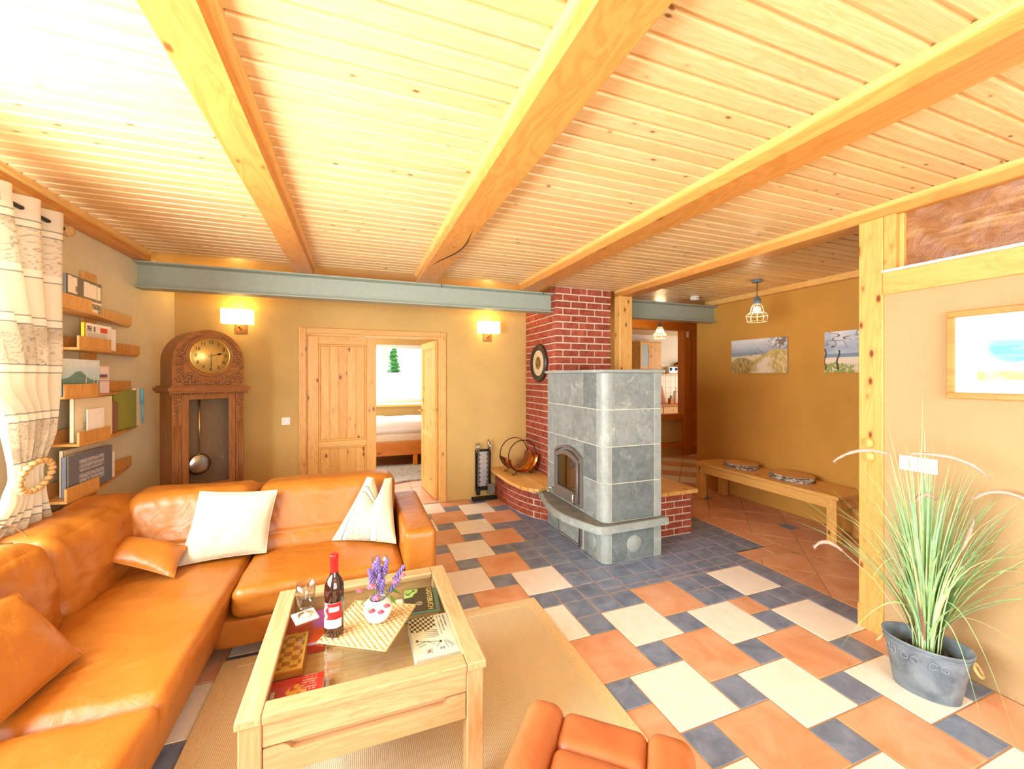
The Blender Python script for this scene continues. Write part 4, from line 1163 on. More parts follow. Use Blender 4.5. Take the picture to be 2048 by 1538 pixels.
B().box(X0+.035, Y0+.036, .372, X1-.035, Y1-.036, .380).obj('display_floor', M['beechX'], tab)
ZI = .3805
def boxthing(name, label, cat, x0, y0, x1, y1, z0, z1, mat, group=None, fn=None, rz=0, nx=60, ny=60, bev=.002, uv=None):
    cx, cy = (x0+x1)/2, (y0+y1)/2
    t = thing(name, label, cat, (cx, cy, z0), group); LOC[t] = Vector((0, 0, 0)); t.rotation_euler = (0, 0, rz)
    w, d = (x1-x0)/2, (y1-y0)/2
    B().box(-w, -d, 0, w, d, z1-z0, bev).obj('body', mat, t)
    if fn: paint('print', fn, plane3((-w+.001, -d+.001, z1-z0+.0006), (2*w-.002, 0, 0), (0, 2*d-.002, 0)), nx, ny, t, .45)
    return t
def gamesbox(U, V):
    c = full(U, '#f3eee2')
    a = (U-.02)*.95+(1-V)*.25; b_ = (1-V)-U*.35+.28
    chk = ((np.floor(a*16)+np.floor(b_*16)) % 2 == 0) & (V > .62) & (U < .62) & (V-.62 > (U-.35)*.2)
    c = lay(c, chk*1.0, '#4a3020')
    tri = (np.abs(((V*22+U*4) % 1)-.5) < .5*(np.clip((U-.25)*1.8, 0, 1))) & (U > .28) & (U < .62) & (V > .42) & (V < .62)
    c = lay(c, tri*.8, '#7a4a6a')
    for u0, v0, u1, v1 in ((.1, .40, .62, .30), (.08, .32, .3, .36), (.3, .36, .48, .26), (.12, .26, .28, .30), (.62, .3, .5, .2), (.7, .3, .75, .12), (.76, .3, .9, .16), (.72, .3, .86, .14)):
        L2 = (u1-u0)**2+(v1-v0)**2; tt = np.clip(((U-u0)*(u1-u0)+(V-v0)*(v1-v0))/L2, 0, 1)
        dd = np.hypot(U-u0-tt*(u1-u0), V-v0-tt*(v1-v0)); c = lay(c, (dd < .008)*.9, '#555a60')
    for u0, v0 in ((.1, .41), (.62, .30)): c = lay(c, (np.hypot(U-u0, V-v0) < .03)*1.0, '#403840')
    c = lay(c, ((np.hypot((U-.3), (V-.13)*1.6) < .10) & (vn(U*60, V*60, 3) > .5))*.9, '#8a4a58')
    c = lay(c, ((np.hypot((U-.62), (V-.14)*1.6) < .06) & (vn(U*60, V*60, 5) > .4))*.9, '#5a4a8a')
    for u0 in (.70, .78, .86): c = lay(c, ((np.abs(U-u0) < .018) & (V > .62-(.86-u0)) & (V < .97) & (vn(U*20, V*90, 8) > .35))*.8, '#6a5a48')
    c = lay(c, ((U > .93) & (V > .12) & (V < .26) & ((V*90) % 1 > .4))*.6, '#7080a0')
    return c
boxthing('games_box', 'white board game box printed with chequers and backgammon points', 'game box', .214, 1.60, .392, 1.880, ZI, .430, M['white'], fn=gamesbox, nx=110, ny=160)
def redbox(U, V):
    c = full(U, '#c2341c'); c = lay(c, ((U+V) > 1.25)*1.0, '#a8489a'); c = lay(c, ((V < .42))*1.0, '#d4441c')
    c = lay(c, (np.hypot(U-.32, V-.32) < .09)*(np.abs(np.sin(7*np.arctan2(V-.32, U-.32))) > .3)*1.0, '#f0b02c')
    c = lay(c, ((np.hypot(U-.72, (V-.5)) < .09) & (vn(U*40, V*40) > .5))*.6, '#7c5aa0')
    c = lay(c, ((V < .06))*1.0, '#b8a0c0'); return c
boxthing('games_box', 'red and purple game box under the coaster inside the table', 'game box', -.293, 1.868, -.125, 2.14, ZI, .415, plain('red_card', '#b8301c', .5), fn=redbox)
def chess(U, V):
    c = full(U, '#d9a24a'); m = (U > .08) & (U < .92) & (V > .05) & (V < .95)
    c = lay(c, (m & ((np.floor(U*3.6)+np.floor(V*8)) % 2 == 0))*1.0, '#a8682c'); c = lay(c, (m & (vn(U*40, V*60, 2) > .7))*.3, '#7a4a1c'); return c
t = boxthing('chess_box', 'folded wooden chess box with a chequered lid inside the table', 'game box', -.294, 1.712, -.190, 1.95, ZI, .43, M['timberX'], fn=chess)
B().box(-.053, -.124, .022, .053, -.1225, .025).obj('lid_gap', M['black'], t)
def redbook(U, V):
    c = full(U, '#c62c1c'); c = lay(c, (np.hypot((U-.5)*1.3, V-.5+.25*np.abs(U-.5)) < .28)*(vn(U*14, V*14, 4) > .35)*1.0, '#e8a030')
    c = lay(c, ((U > .6) & (U < .88) & (V > .3) & ((V*14) % 1 > .6) & (vn(U*60, V*14, 6) > .3))*.8, '#f0b8a8')
    c = lay(c, ((U > .05) & (U < .12) & (V > .2) & (V < .7))*1.0, '#f4efe8'); c = lay(c, ((U > .06) & (U < .11) & (V > .22) & (V < .68) & ((V*40) % 1 > .5))*1.0, '#333333'); return c
boxthing('paperback', 'red paperback with a yellow figure at the front edge inside the table', 'book', -.290, 1.515, -.112, 1.690, ZI, .415, M['white'], fn=redbook)
# guest book
gb = thing('guest_book', 'dark brown guest book with green border and anchor inside the table', 'book', (.297, 2.045, ZI)); LOC[gb] = Vector((0, 0, 0)); gb.rotation_euler = (0, 0, math.radians(-5))
B().box(-.077, -.112, .003, .074, .110, .036, .002).obj('pages', M['linen'], gb)
brn = plain('dark_brown_cover', '#3f342a', .5); grn = plain('sage_green_cloth', '#57796a', .6)
B().box(-.082, -.116, 0, .082, .116, .003, .001).obj('back_board', grn, gb); B().box(-.082, -.116, .036, .082, .116, .0395, .001).obj('front_board', grn, gb)
B().box(-.081, -.098, .0395, .062, .115, .0405).obj('cover_field', brn, gb)
lab = B(); lab.prism([(-.080, .114), (-.012, .110), (-.016, .078), (-.034, .060), (-.042, .038), (-.080, .032)], .0405, .0413); lab.obj('green_label', plain('light_green_paper', '#b9dc7c', .6), gb)
def loc2(pts, z=.0422): return [(x, y, z) for x, y in pts]
an = B(); an.tube(loc2([(-.068, .058), (-.034, .092)]), .0016, 5); an.tube(loc2([(-.030, .084), (-.041, .096)]), .0013, 5)
an.tube(loc2([(-.071, .082), (-.071, .064), (-.064, .056), (-.052, .056)]), .0016, 5); an.tube(loc2([(-.034+.006*math.cos(a), .092+.006*math.sin(a)+.004) for a in np.linspace(0, 6.0, 9)]), .001, 4)
an.obj('anchor_emblem', M['black'], gb)
rs = B()
for r_ in (.006, .011, .015): rs.tube([( -.012+r_*(1+.16*math.cos(7*a))*math.cos(a), -.030+r_*(1+.16*math.cos(7*a))*math.sin(a), .0412) for a in np.linspace(0, 2*PI, 28)[:-1]], .0009, 4, closed=True)
rs.obj('rosette_emblem', M['linen'], gb)
text('lettering', 'GÄSTEBUCH', (.040, .008, .0412), (0, 0, -PI/2), .036, plain('gold_letters', '#e8c27a', .5), gb)
t = tag(B().tube([(.262, 1.893, ZI+.004), (.36, 1.925, ZI+.004)], .004, 6).obj('pencil', M['timberX']), 'orange pencil lying between guest book and white game box', 'pencil')
tag(B().prism([(.335, 1.893), (.352, 1.884), (.378, 1.890), (.388, 1.905), (.376, 1.918), (.350, 1.914)], ZI, ZI+.010).obj('eraser', plain('pink_rubber', '#ee4f86', .6)), 'pink rounded eraser beside the orange pencil', 'eraser')
tag(B().box(.175, 2.02, ZI, .215, 2.11, ZI+.03, .003).obj('card_pack', M['white']), 'small white card pack behind the flower vase inside the table', 'card pack')
fr_ = B()
# ------------------------------------------------ on the glass
ZG = .4945
cs_ = [(-.262, 1.975), (-.178, 2.006), (-.148, 1.918), (-.232, 1.890)]
t = thing('coaster', 'square patterned coaster under the empty drinking glass', 'coaster', (-.205, 1.947, ZG))
B().prism(cs_, ZG, ZG+.005).obj('body', M['linen'], t)
def coasterfn(U, V):
    c = full(U, '#efe4c8'); s_, g = scroll(U, V, 9, 9); c = lay(c, s_*.6, '#8a8f78'); d = np.hypot(U-.5, V-.5)
    c = lay(c, (d < .26)*1.0, '#fbf6e8'); c = lay(c, (np.abs(d-.26) < .02)*1.0, '#b0a488'); return c
paint('print', coasterfn, plane3((-.232, 1.890, ZG+.0055), (.084, .028, 0), (-.030, .085, 0)), 44, 44, t)
def goblet(cx, cy, z0, label):
    t = thing('drinking_glass', label, 'glass', (cx, cy, z0))
    pr = [(0, z0), (.032, z0), (.033, z0+.003), (.010, z0+.008), (.007, z0+.018), (.009, z0+.028), (.024, z0+.034), (.031, z0+.05), (.036, z0+.09), (.039, z0+.138), (.0375, z0+.138), (.0345, z0+.09), (.029, z0+.052), (.02, z0+.040), (0, z0+.036)]
    g_ = M.get('goblet')
    if not g_:
        q = NT('pressed_glass', .05, 0, .6); q.b.inputs['Transmission Weight'].default_value = 1.0; q.b.inputs['IOR'].default_value = 1.12; q.b.inputs['Base Color'].default_value = (1, 1, 1, 1); q.b.inputs['Roughness'].default_value = .04
        M['goblet'] = g_ = q.m
    B().lathe(pr, (cx, cy, 0), 28).obj('bowl', M['pg'], t)
    b = B()
    for k in range(14):
        a = 2*PI*k/14
        for j in range(5):
            z = z0+.06+j*.016; r = .0335+(z-z0-.05)*.062
            b.tube([(cx+r*math.cos(a+d*.18), cy+r*math.sin(a+d*.18), z+abs(d)*.012) for d in (-1, 0, 1)], .0007, 4)
    b.obj('cut_pattern', M['pg2'], t); t.children[-1]['kind'] = 'stuff'
M['pg'] = pane('glass_shell', '#f0f1ee', 2.2, .05); M['pg2'] = pane('glass_cut_lines', '#e9e4da', 3.0, .1)
goblet(-.202, 1.952, ZG+.006, 'empty stemmed drinking glass on the patterned coaster')
goblet(.108, 2.11, ZG, 'stemmed drinking glass behind the flower vase')
# woven mat
mc = [Vector((-.140, 1.739, 0)), Vector((.102, 1.595, 0)), Vector((.246, 1.868, 0)), Vector((-.004, 1.996, 0))]
def matplace(u, v):
    p = (mc[0]*(1-u)+mc[1]*u)*(1-v)+(mc[3]*(1-u)+mc[2]*u)*v
    w = math.sin(u*20*PI+.5*math.sin(v*9))*math.sin(v*24*PI)
    p.z = ZG+.004+.0032*w+.0012*noise.noise(p*60); return p
def matfn(U, V):
    w = np.sin(U*20*PI+.5*np.sin(V*9))*np.sin(V*24*PI); n = vn(U*70, V*60, 3)
    c = full(U, '#d6b582'); c = lay(c, np.clip(-w, 0, 1)*.5*(.4+n), '#8a6234'); c = lay(c, np.clip(w, 0, 1)*.6, '#ead3a8'); c = lay(c, (n > .66)*.5, '#a87c44'); return c
t = thing('woven_mat', 'square woven water hyacinth mat lying askew under vase and bottle', 'table mat', (.05, 1.80, ZG))
paint('weave', matfn, matplace, 180, 190, t, .8)
b = B(); ring = [matplace(*q) for q in [(i/40, 0) for i in range(40)]+[(1, i/40) for i in range(40)]+[(1-i/40, 1) for i in range(40)]+[(0, 1-i/40) for i in range(40)]]
b.tube([(p.x, p.y, ZG+.0035) for p in ring], [.0034+.0012*(i % 3 == 0) for i in range(160)], 5, closed=True).obj('edge_braid', M['rope'], t)
B().prism([(p.x, p.y) for p in mc], ZG+.0003, ZG+.001).obj('backing', M['rope'], t)
# wine bottle
bx, by, z0 = -.083, 1.772, ZG+.008
t = thing('wine_bottle', 'dark red wine bottle with red cap standing on the woven mat', 'bottle', (bx, by, z0))
vg = NT('dark_bottle_glass', .05, 0, .8); vg.b.inputs['Base Color'].default_value = H4('#2a0f0c'); vg.b.inputs['Coat Weight'].default_value = .5
pr = [(0, z0), (.033, z0), (.0365, z0+.006), (.037, z0+.175), (.035, z0+.195), (.026, z0+.218), (.0165, z0+.232), (.0145, z0+.25), (.0145, z0+.30), (0, z0+.30)]
B().lathe(pr, (bx, by, 0), 36).obj('bottle_body', vg.m, t)
B().lathe([(.0149, z0+.238), (.0152, z0+.24), (.0152, z0+.296), (.0165, z0+.298), (.0165, z0+.310), (.0155, z0+.313), (0, z0+.314)], (bx, by, 0), 28).obj('cap', plain('red_foil_cap', '#d2201c', .3), t)
def cyl(r, a0, a1, za, zb): return lambda u, v: Vector((bx+r*math.cos(a0+(a1-a0)*u), by+r*math.sin(a0+(a1-a0)*u), za+(zb-za)*v))
def labfn(U, V):
    c = full(U, '#cf2420'); c = lay(c, (V < .34)*1.0, '#f1efe9'); c = lay(c, ((V > .985) | (np.abs(V-.34) < .008))*1.0, '#f1efe9')
    c = lay(c, ((U > .36) & (U < .86) & (V > .66) & (V < .84))*1.0, '#f1efe9'); c = lay(c, ((U > .40) & (U < .82) & (V > .69) & (V < .82) & ((V*40) % 1 > .62) & (vn(U*50, V*40, 2) > .3))*.7, '#88888c')
    c = lay(c, ((U < .28) & (V > .38) & (V < .96) & (np.abs(U-.14-.08*np.sin(V*16)) < .05+.04*vn(U*9, V*12, 3)))*1.0, '#f3f1ee')
    c = lay(c, ((U > .1) & (U < .34) & (V > .08) & (V < .28) & ((U*64) % 1 > .5))*.8, '#555560'); c = lay(c, ((U > .4) & (U < .9) & (V > .06) & (V < .28) & ((V*48) % 1 > .5) & (vn(U*60, V*48, 7) > .35))*.6, '#606068'); return c
paint('label', labfn, cyl(.0373, math.radians(200), math.radians(318), z0+.038, z0+.135), 60, 60, t, .5)
# vase
vx, vy, z0 = .083, 1.806, ZG+.008
t = thing('flower_vase', 'round white glazed vase standing on the woven mat', 'vase', (vx, vy, z0))
B().lathe([(0, z0), (.030, z0), (.045, z0+.010), (.057, z0+.036), (.058, z0+.052), (.050, z0+.075), (.036, z0+.088), (.032, z0+.090), (.031, z0+.086), (.046, z0+.072), (.05, z0+.05), (.03, z0+.012), (0, z0+.01)], (vx, vy, 0), 32).obj('vase_body', M['whitegl'], t)
stemg = plain('flower_stem_green', '#5f7f35', .6); lf = plain('fresh_leaf_green', '#5d9a34', .5, 0, .4, .2); lf2 = plain('dull_leaf_green', '#6f8a45', .6)
lav = plain('lavender_violet', '#7c68a8', .7, 0, .2, .2); pnk = plain('rose_pink', '#e0738f', .6, 0, .2, .2); pnk2 = plain('deep_pink', '#d8485e', .6)
top = (vx, vy, z0+.085)
def stem(p1, bend=(0, 0, 0)):
    a = Vector(top)-Vector((0, 0, .05)); c = Vector(p1); m = (a+c)/2+Vector(bend)+Vector((0, 0, .01)); return [a, (a+m)/2, m, (m+c)/2+Vector(bend)*.2, c]
lavs = [((.085, 1.82, .752), 'tallest upright in the middle'), ((.122, 1.82, .738), 'upright at the right of the middle'), ((.050, 1.81, .712), 'leaning left beside the glass'), ((.190, 1.82, .700), 'leaning far right over the table'), ((.105, 1.79, .668), 'short and low in front'), ((.168, 1.80, .655), 'low on the right among pink roses'), ((.066, 1.79, .610), 'lowest, drooping over the vase rim'), ((.070, 1.83, .725), 'behind and left of the tallest'), ((.100, 1.84, .700), 'behind the tallest, half hidden'), ((.090, 1.80, .690), 'in front of the tallest, thick')]
for p, w in lavs:
    t = thing('lavender_sprig', 'violet lavender sprig in the white vase, %s' % w, 'flower', top, 'lavender sprigs in the vase')
    s_ = stem(p); B().tube(s_, .0013, 5).obj('stem', stemg, t)
    b = B(); d = (s_[-1]-s_[-2]).normalized()
    for k in range(9):
        for a in range(4):
            an_ = a*PI/2+k*.7; q = s_[-1]-d*(.062*k/9+(.004 if k > 6 else 0))+Vector((math.cos(an_), math.sin(an_), .3))*(.0085*(.5+k*.08)); b.ball(q, .0046, 1, (1, 1, 1.3))
    b.obj('blossom', lav, t)
roses = [((.055, 1.785, .655), 'left of centre, large'), ((.075, 1.77, .612), 'front centre, above the rim', ), ((.010, 1.80, .640), 'far left on a long thin stem'), ((.058, 1.750, .572), 'hanging at the left of the rim'), ((.092, 1.742, .566), 'hanging at the middle of the rim'), ((.116, 1.744, .586), 'hanging at the right of the rim'), ((.150, 1.80, .652), 'right, beside the violet sprig'), ((.185, 1.81, .668), 'far right and high')]
for i, (p, w) in enumerate(roses):
    t = thing('small_rose', 'small pink rose in the white vase, %s' % w, 'flower', top, 'small pink roses in the vase')
    s_ = stem(p, (0, -.01, .01)); B().tube(s_, .001, 5).obj('stem', stemg, t)
    b = B(); c = Vector(p); R_ = .0125 if i < 2 else .0095
    for ring_, cnt in ((1.0, 6), (.62, 5), (.25, 3)):
        for k in range(cnt):
            a = 2*PI*k/cnt+ring_*2; b.ball(c+Vector((math.cos(a)*R_*ring_, math.sin(a)*R_*ring_, R_*(.8-ring_)*.7)), R_*.55, 1, (1, 1, .7))
    b.obj('petals', pnk2 if i in (3, 4, 5) else pnk, t)
t = thing('leafy_sprig', 'green leafy sprig in the white vase among the flowers', 'leaves', top)
s_ = stem((.150, 1.80, .625)); B().tube(s_, .0013, 5).obj('stem', stemg, t)
def leafshape(c, d, L_, w):
    d = Vector(d).normalized(); up = Vector((0, 0, 1)); r = d.cross(up).normalized(); n2 = r.cross(d)
    b = B(); vs = []
    for i in range(7):
        k = i/6; ww = w*math.sin(PI*min(1, k*1.05+.02))*(1-.25*k); p = Vector(c)+d*L_*k-up*(.25*L_*k*k)
        vs.append([b.bm.verts.new(p-r*ww+n2*ww*.3), b.bm.verts.new(p), b.bm.verts.new(p+r*ww+n2*ww*.3)])
    for A_, C_ in zip(vs, vs[1:]):
        b.bm.faces.new([A_[0], A_[1], C_[1], C_[0]]).smooth = True; b.bm.faces.new([A_[1], A_[2], C_[2], C_[1]]).smooth = True
    return b
for c, d, L_, w, m in (((.125, 1.80, .62), (1, -.2, -.2), .055, .013, lf), ((.13, 1.795, .60), (.8, -.6, -.9), .045, .010, lf), ((.04, 1.79, .60), (-1, -.3, -.3), .035, .007, lf2), ((.05, 1.78, .61), (-.7, -.5, .5), .03, .007, lf2), ((.085, 1.78, .63), (0, -.8, .7), .03, .008, lf2), ((.11, 1.78, .63), (.4, -.6, .6), .03, .008, lf2), ((.07, 1.77, .585), (-.3, -.9, -.6), .03, .007, lf2), ((.05, 1.76, .585), (-.4, -.3, -1), .025, .005, lf)):
    leafshape(c, d, L_, w).obj('leaf', m, t)

# ================================================================== LEATHER STOOL (near edge of the picture)
t = thing('leather_footstool', 'rust brown leather footstool in front of the coffee table', 'footstool', (.745, 1.115, 0)); LOC[t] = Vector((0, 0, 0)); t.rotation_euler = (0, 0, math.radians(-40))
L3 = M['leather3']
B().soft(-.252, -.46, .335, -.128, .0, .455, .045, 14, (0, .008, .012), .003, 5, lambda p: Vector((p.x-.02*max(0, -p.y), p.y, p.z+.0*p.y))).obj('side_bolster', L3, t)
B().soft(.118, -.46, .325, .256, .0, .452, .045, 14, (0, .008, .008), .003, 5).obj('side_bolster', L3, t)
B().soft(-.134, -.155, .33, .124, -.012, .442, .03, 12, (0, 0, .004), .003, 5).obj('seat_pad', L3, t)
B().soft(-.134, -.45, .33, .124, -.152, .446, .03, 12, (0, 0, .010), .003, 5).obj('seat_pad', L3, t)
B().box(-.20, -.40, .27, .20, -.05, .335, .01).obj('frame', M['beechX'], t)
B().tube([(0, -.23, .05), (0, -.23, .27)], .03, 12).obj('column', M['chrome'], t)
B().lathe([(0, .012), (.2, .012), (.2, .03), (.17, .045), (.04, .06), (0, .06)], (0, -.23, 0), 32).obj('foot_disc', M['timberX'], t)

# ================================================================== GRANDFATHER CLOCK
ck = thing('grandfather_clock', 'carved oak grandfather clock standing diagonally in the left corner', 'clock', (-1.162, 4.172, 0)); LOC[ck] = Vector((0, 0, 0)); ck.rotation_euler = (0, 0, math.radians(39))
OZ, OX, OC = M['oakZ'], M['oakX'], M['oakcarve']
# body carcass: sides, back, base
B().box(-.262, .02, 0, -.245, .24, 1.38).obj('side_panel', OZ, ck); B().box(.245, .02, 0, .262, .24, 1.38).obj('side_panel', OZ, ck)
B().box(-.245, .225, 0, .245, .24, 1.38).obj('back_panel', OZ, ck)
B().box(-.275, .0, 0, .275, .245, .30, .006).obj('base_box', OX, ck)
for s_ in (-1, 1):
    x0 = s_*.235
    p = B().box(x0-.032, .0, .30, x0+.032, .03, 1.38, .002).obj('pilaster', OZ, ck)
    b = B()
    for k in range(4): b.tube([(x0-.021+.014*k, -.001, .32), (x0-.021+.014*k, -.001, 1.12)], .0055, 6)
    b.obj('reeding', OZ, p)
    b = B()
    for k in range(26):
        z = 1.355-k*.0095; w = .019*(1-k/34); r = .0095*(1-k/60)
        b.ball((x0+w*math.sin(k*1.9), -.004, z), r, 1, (1, .9, 1.15))
    b.obj('carved_leaf_drop', OC, p)
door = B().box(-.20, .004, .56, -.150, .022, 1.375, .003).box(.150, .004, .56, .20, .022, 1.375, .003).box(-.150, .004, 1.325, .150, .022, 1.375, .003).box(-.150, .004, .56, .150, .022, .61, .003).obj('door', OZ, ck)
B().box(-.155, .012, .605, .155, .016, 1.33).obj('glass', M['gl'], door)
B().box(-.20, .004, .30, .20, .02, .555, .003).obj('lower_panel', OX, ck); B().box(-.16, -.001, .34, .16, .008, .52, .006).obj('raised_field', OX, ck)
B().box(-.24, .19, .5, .24, .2, 1.36).obj('interior_back', plain('clock_interior', '#86694a', .8), ck)
pd = thing('pendulum', '', '', (0, 0, 0)); del pd['label']; del pd['category']; pd.parent = ck
B().tube([(-.035, .11, .78), (-.035, .11, 1.37)], .006, 8).obj('rod', M['brass'], pd)
B().lathe([(0, .090), (.04, .092), (.075, .099), (.088, .108), (.088, .112), (.07, .118), (0, .122)], (-.035, 0, .765), 36, 'Y').obj('bob', M['chrome'], pd)
# cornice with dentils
co = B().prism([(-.305, -.035), (.305, -.035), (.305, .25), (-.305, .25)], 1.398, 1.428).prism([(-.290, -.02), (.290, -.02), (.290, .25), (-.290, .25)], 1.382, 1.398).prism([(-.285, -.015), (.285, -.015), (.285, .25), (-.285, .25)], 1.428, 1.442)
co = co.obj('cornice', OX, ck)
me = boxmesh(.008, .014, .015, 0, OX, 'dentil'); LOC[co] = Vector((0, 0, 0))
for k in range(37): piece('dentil', me, co, (-.288+k*.016, -.013, 1.374))
# arched hood
def archxz(w, zb, zs, zt, n=20, wx=1.0):
    return [(-w, zb), (w, zb)]+[(w*math.cos(PI*i/n), zs+(zt-zs)*math.sin(PI*i/n)) for i in range(n+1)]
B().prof(archxz(.262, 1.442, 1.64, 1.905), 'Y', .005, .23).obj('hood', OX, ck)
B().prof(archxz(.268, 1.442, 1.64, 1.911), 'Y', -.004, .012).obj('hood_front', OX, ck)
b = B()
rr = random.Random(3)
for i in range(150):
    a = rr.uniform(0, 1)
    if a < .5:
        x = rr.uniform(-.235, .235); z = rr.uniform(1.452, 1.53) if abs(x) > .1 else rr.uniform(1.452, 1.475)
    else:
        s_ = rr.choice((-1, 1)); z = rr.uniform(1.45, 1.73); x = s_*(rr.uniform(.19, .25) if z > 1.55 else rr.uniform(.14, .25))
        if z > 1.66: x = s_*rr.uniform(.195, .235)
    if math.hypot(x, z-1.69) < .168: continue
    b.ball((x, -.006, z), rr.uniform(.007, .016), 1, (1.1, .7, .9))
for s_ in (-1, 1):
    for k in range(14):
        a = math.radians(8+k*4.5); b.ball((s_*.222*math.cos(a), -.006, 1.65+.222*math.sin(a)), .012-.0004*k, 1, (1.2, .7, 1.2))
    b.box(s_*.205-.04, -.018, 1.640, s_*.205+.04, .0, 1.652, .004)
    pts_ = [(s_*(.13+.045*math.cos(t_)*(1-t_/9)), -.007, 1.49+.035*math.sin(t_)*(1-t_/9)) for t_ in np.linspace(0, 7, 20)]
    b.tube(pts_, .006, 6)
b.obj('hood_carving', OC, ck)
B().lathe([(.146, .0), (.162, -.006), (.170, -.003), (.176, -.010), (.180, .0), (.146, .004)], (0, -.003, 1.69), 48, 'Y').obj('dial_surround', OX, ck)
B().lathe([(.141, -.004), (.149, -.012), (.153, -.004)], (0, -.004, 1.69), 48, 'Y').obj('bezel', M['brass'], ck)
dial = NT('satin_gold_dial', .32, .55, .5)
gv = dial.add('ShaderNodeTexGradient', gradient_type='RADIAL'); mpv = dial.add('ShaderNodeMapping'); mpv.inputs['Rotation'].default_value = (PI/2, 0, 0); mpv.inputs['Location'].default_value = (0, 0, 0)
dial.b.inputs['Base Color'].default_value = H4('#e3c06a')
dl = B().lathe([(0, -.008), (.142, -.008), (.142, -.004)], (0, -.003, 1.69), 48, 'Y').obj('dial', dial.m, ck); LOC[dl] = Vector((0, 0, 0))
for h in range(1, 13):
    a = PI/2-h*PI/6; text('numeral', str(h), (.113*math.cos(a), -.0125, 1.69+.113*math.sin(a)), (PI/2, 0, 0), .040, M['black'], dl)
def hand(L_, w, a, y, spade):
    b = B(); d = Vector((math.cos(a), 0, math.sin(a))); n = Vector((-d.z, 0, d.x)); o_ = Vector((0, y, 1.69))
    P = [o_-d*.018-n*w*.6, o_+d*L_*.55-n*w*.5, o_+d*L_*.62-n*w*(2.6 if spade else .8), o_+d*L_*.74-n*w*(2.6 if spade else .8), o_+d*L_, o_+d*L_*.74+n*w*(2.6 if spade else .8), o_+d*L_*.62+n*w*(2.6 if spade else .8), o_+d*L_*.55+n*w*.5, o_-d*.018+n*w*.6]
    A_ = [b.bm.verts.new(p) for p in P]; C_ = [b.bm.verts.new(p-Vector((0, .0015, 0))) for p in P]
    b.bm.faces.new(A_); b.bm.faces.new(C_[::-1])
    for i in range(len(P)): b.bm.faces.new([A_[i], A_[(i+1) % len(P)], C_[(i+1) % len(P)], C_[i]])
    return b
hand(.092, .0035, PI/2-math.radians(75), -.014, True).obj('hour_hand', M['black'], dl)
hand(.108, .003, PI/2-math.radians(180), -.017, False).obj('minute_hand', M['black'], dl)
B().lathe([(0, -.022), (.006, -.021), (.006, -.012)], (0, 0, 1.69), 12, 'Y').obj('hand_pin', M['brass'], dl)

# ================================================================== WALL PLATE ON THE CHIMNEY
t = thing('wall_plate', 'round dark rimmed decorative plate hanging on the brick chimney', 'wall plate', (2.05, 4.50, 1.675))
R0 = .228
B().lathe([(R0*.66, -.004), (R0*.70, -.020), (R0*.76, -.024), (R0*.80, -.016), (R0*.84, -.030), (R0*.93, -.030), (R0, -.012), (R0, -.0), (R0*.6, .0)], (2.052, 4.50, 1.675), 48, 'X').obj('rim', plain('dark_turned_wood', '#3a2c28', .35), t)
def pf(U, V):
    x, y = U*2-1, V*2-1; r = np.hypot(x, y); a = np.arctan2(y, x)
    c = full(U, '#d6c7a4'); c = lay(c, ((r > .62) & (r < .95) & (np.abs(np.sin(a*12)) < .35) & (r > .72) & (r < .88))*.7, '#7a6848')
    c = lay(c, (r < .55)*1.0, '#8a6a38'); c = lay(c, ((r < .52) & (fb(U*12, V*12, 5) > .5))*1.0, '#5c4420'); c = lay(c, ((r < .55) & (np.abs(r-.5) < .03))*1.0, '#c0a468'); return c
b = B().lathe([(0, -.012), (R0*.67, -.012)], (2.05, 4.50, 1.675), 48, 'X'); b.obj('dish', plain('aged_cream_disc', '#d6c7a4', .5), t)
R_ = R0*.66
def disc(u, v):
    x, y = u*2-1, v*2-1; # square to disc
    X_ = x*math.sqrt(max(0, 1-y*y/2)); Y_ = y*math.sqrt(max(0, 1-x*x/2)); return Vector((2.0365, 4.50-X_*R_, 1.675+Y_*R_))
def pfd(U, V):
    x, y = U*2-1, V*2-1; X_ = x*np.sqrt(1-y*y/2); Y_ = y*np.sqrt(1-x*x/2); return pf((X_+1)/2, (Y_+1)/2)
paint('relief', pfd, disc, 64, 64, t, .5)

# ================================================================== FIRE TOOLS AND LOG HOLDER
t = thing('fire_tool_set', 'black and steel fireplace tool stand against the back wall', 'fire tools', (1.47, 4.86, 0))
B().box(1.325, 4.80, .001, 1.625, 4.92, .028, .004).obj('foot', M['blackiron'], t)
B().box(1.372, 4.90, .10, 1.572, 4.915, .61, .003).obj('back_frame', M['blackiron'], t)
pl = B().box(1.398, 4.888, .155, 1.546, 4.898, .585, .002).obj('steel_plate', M['chrome'], t)
for c_ in (1.425, 1.518):
    for k in range(7): B().lathe([(0, 4.884), (.008, 4.884), (.008, 4.889)], (c_, 0, .215+k*.055), 12, 'Y').obj('rivet', M['black'], pl)
for x, y, zb, zt_ in ((1.405, 4.86, .12, .70), (1.385, 4.875, .06, .69), (1.53, 4.86, .20, .735), (1.548, 4.855, .14, .70)):
    tl = B().tube([(x, y, zb), (x, y, zt_-.10)], .0045, 8).obj('tool_rod', M['blackiron'], t)
    B().tube([(x, y, zt_-.11), (x, y, zt_)], .010, 10).obj('grip', M['chrome'], tl)
b = B().soft(1.510, 4.835, .06, 1.595, 4.85, .19, .006, 6, (0, -.006, 0)); b.obj('shovel', M['iron'], t)
B().box(1.37, 4.84, .06, 1.42, 4.87, .15, .008).obj('brush', M['blackiron'], t)
t = thing('log_holder', 'copper log holder with two round wire hoops on the left brick bench', 'log holder', (1.80, 4.55, .372))
LH = (1.80, 4.55, .372); Rr = .185; ang = math.radians(6)
ux = Vector((math.cos(ang), math.sin(ang), 0)); uy = Vector((-math.sin(ang), math.cos(ang), 0))
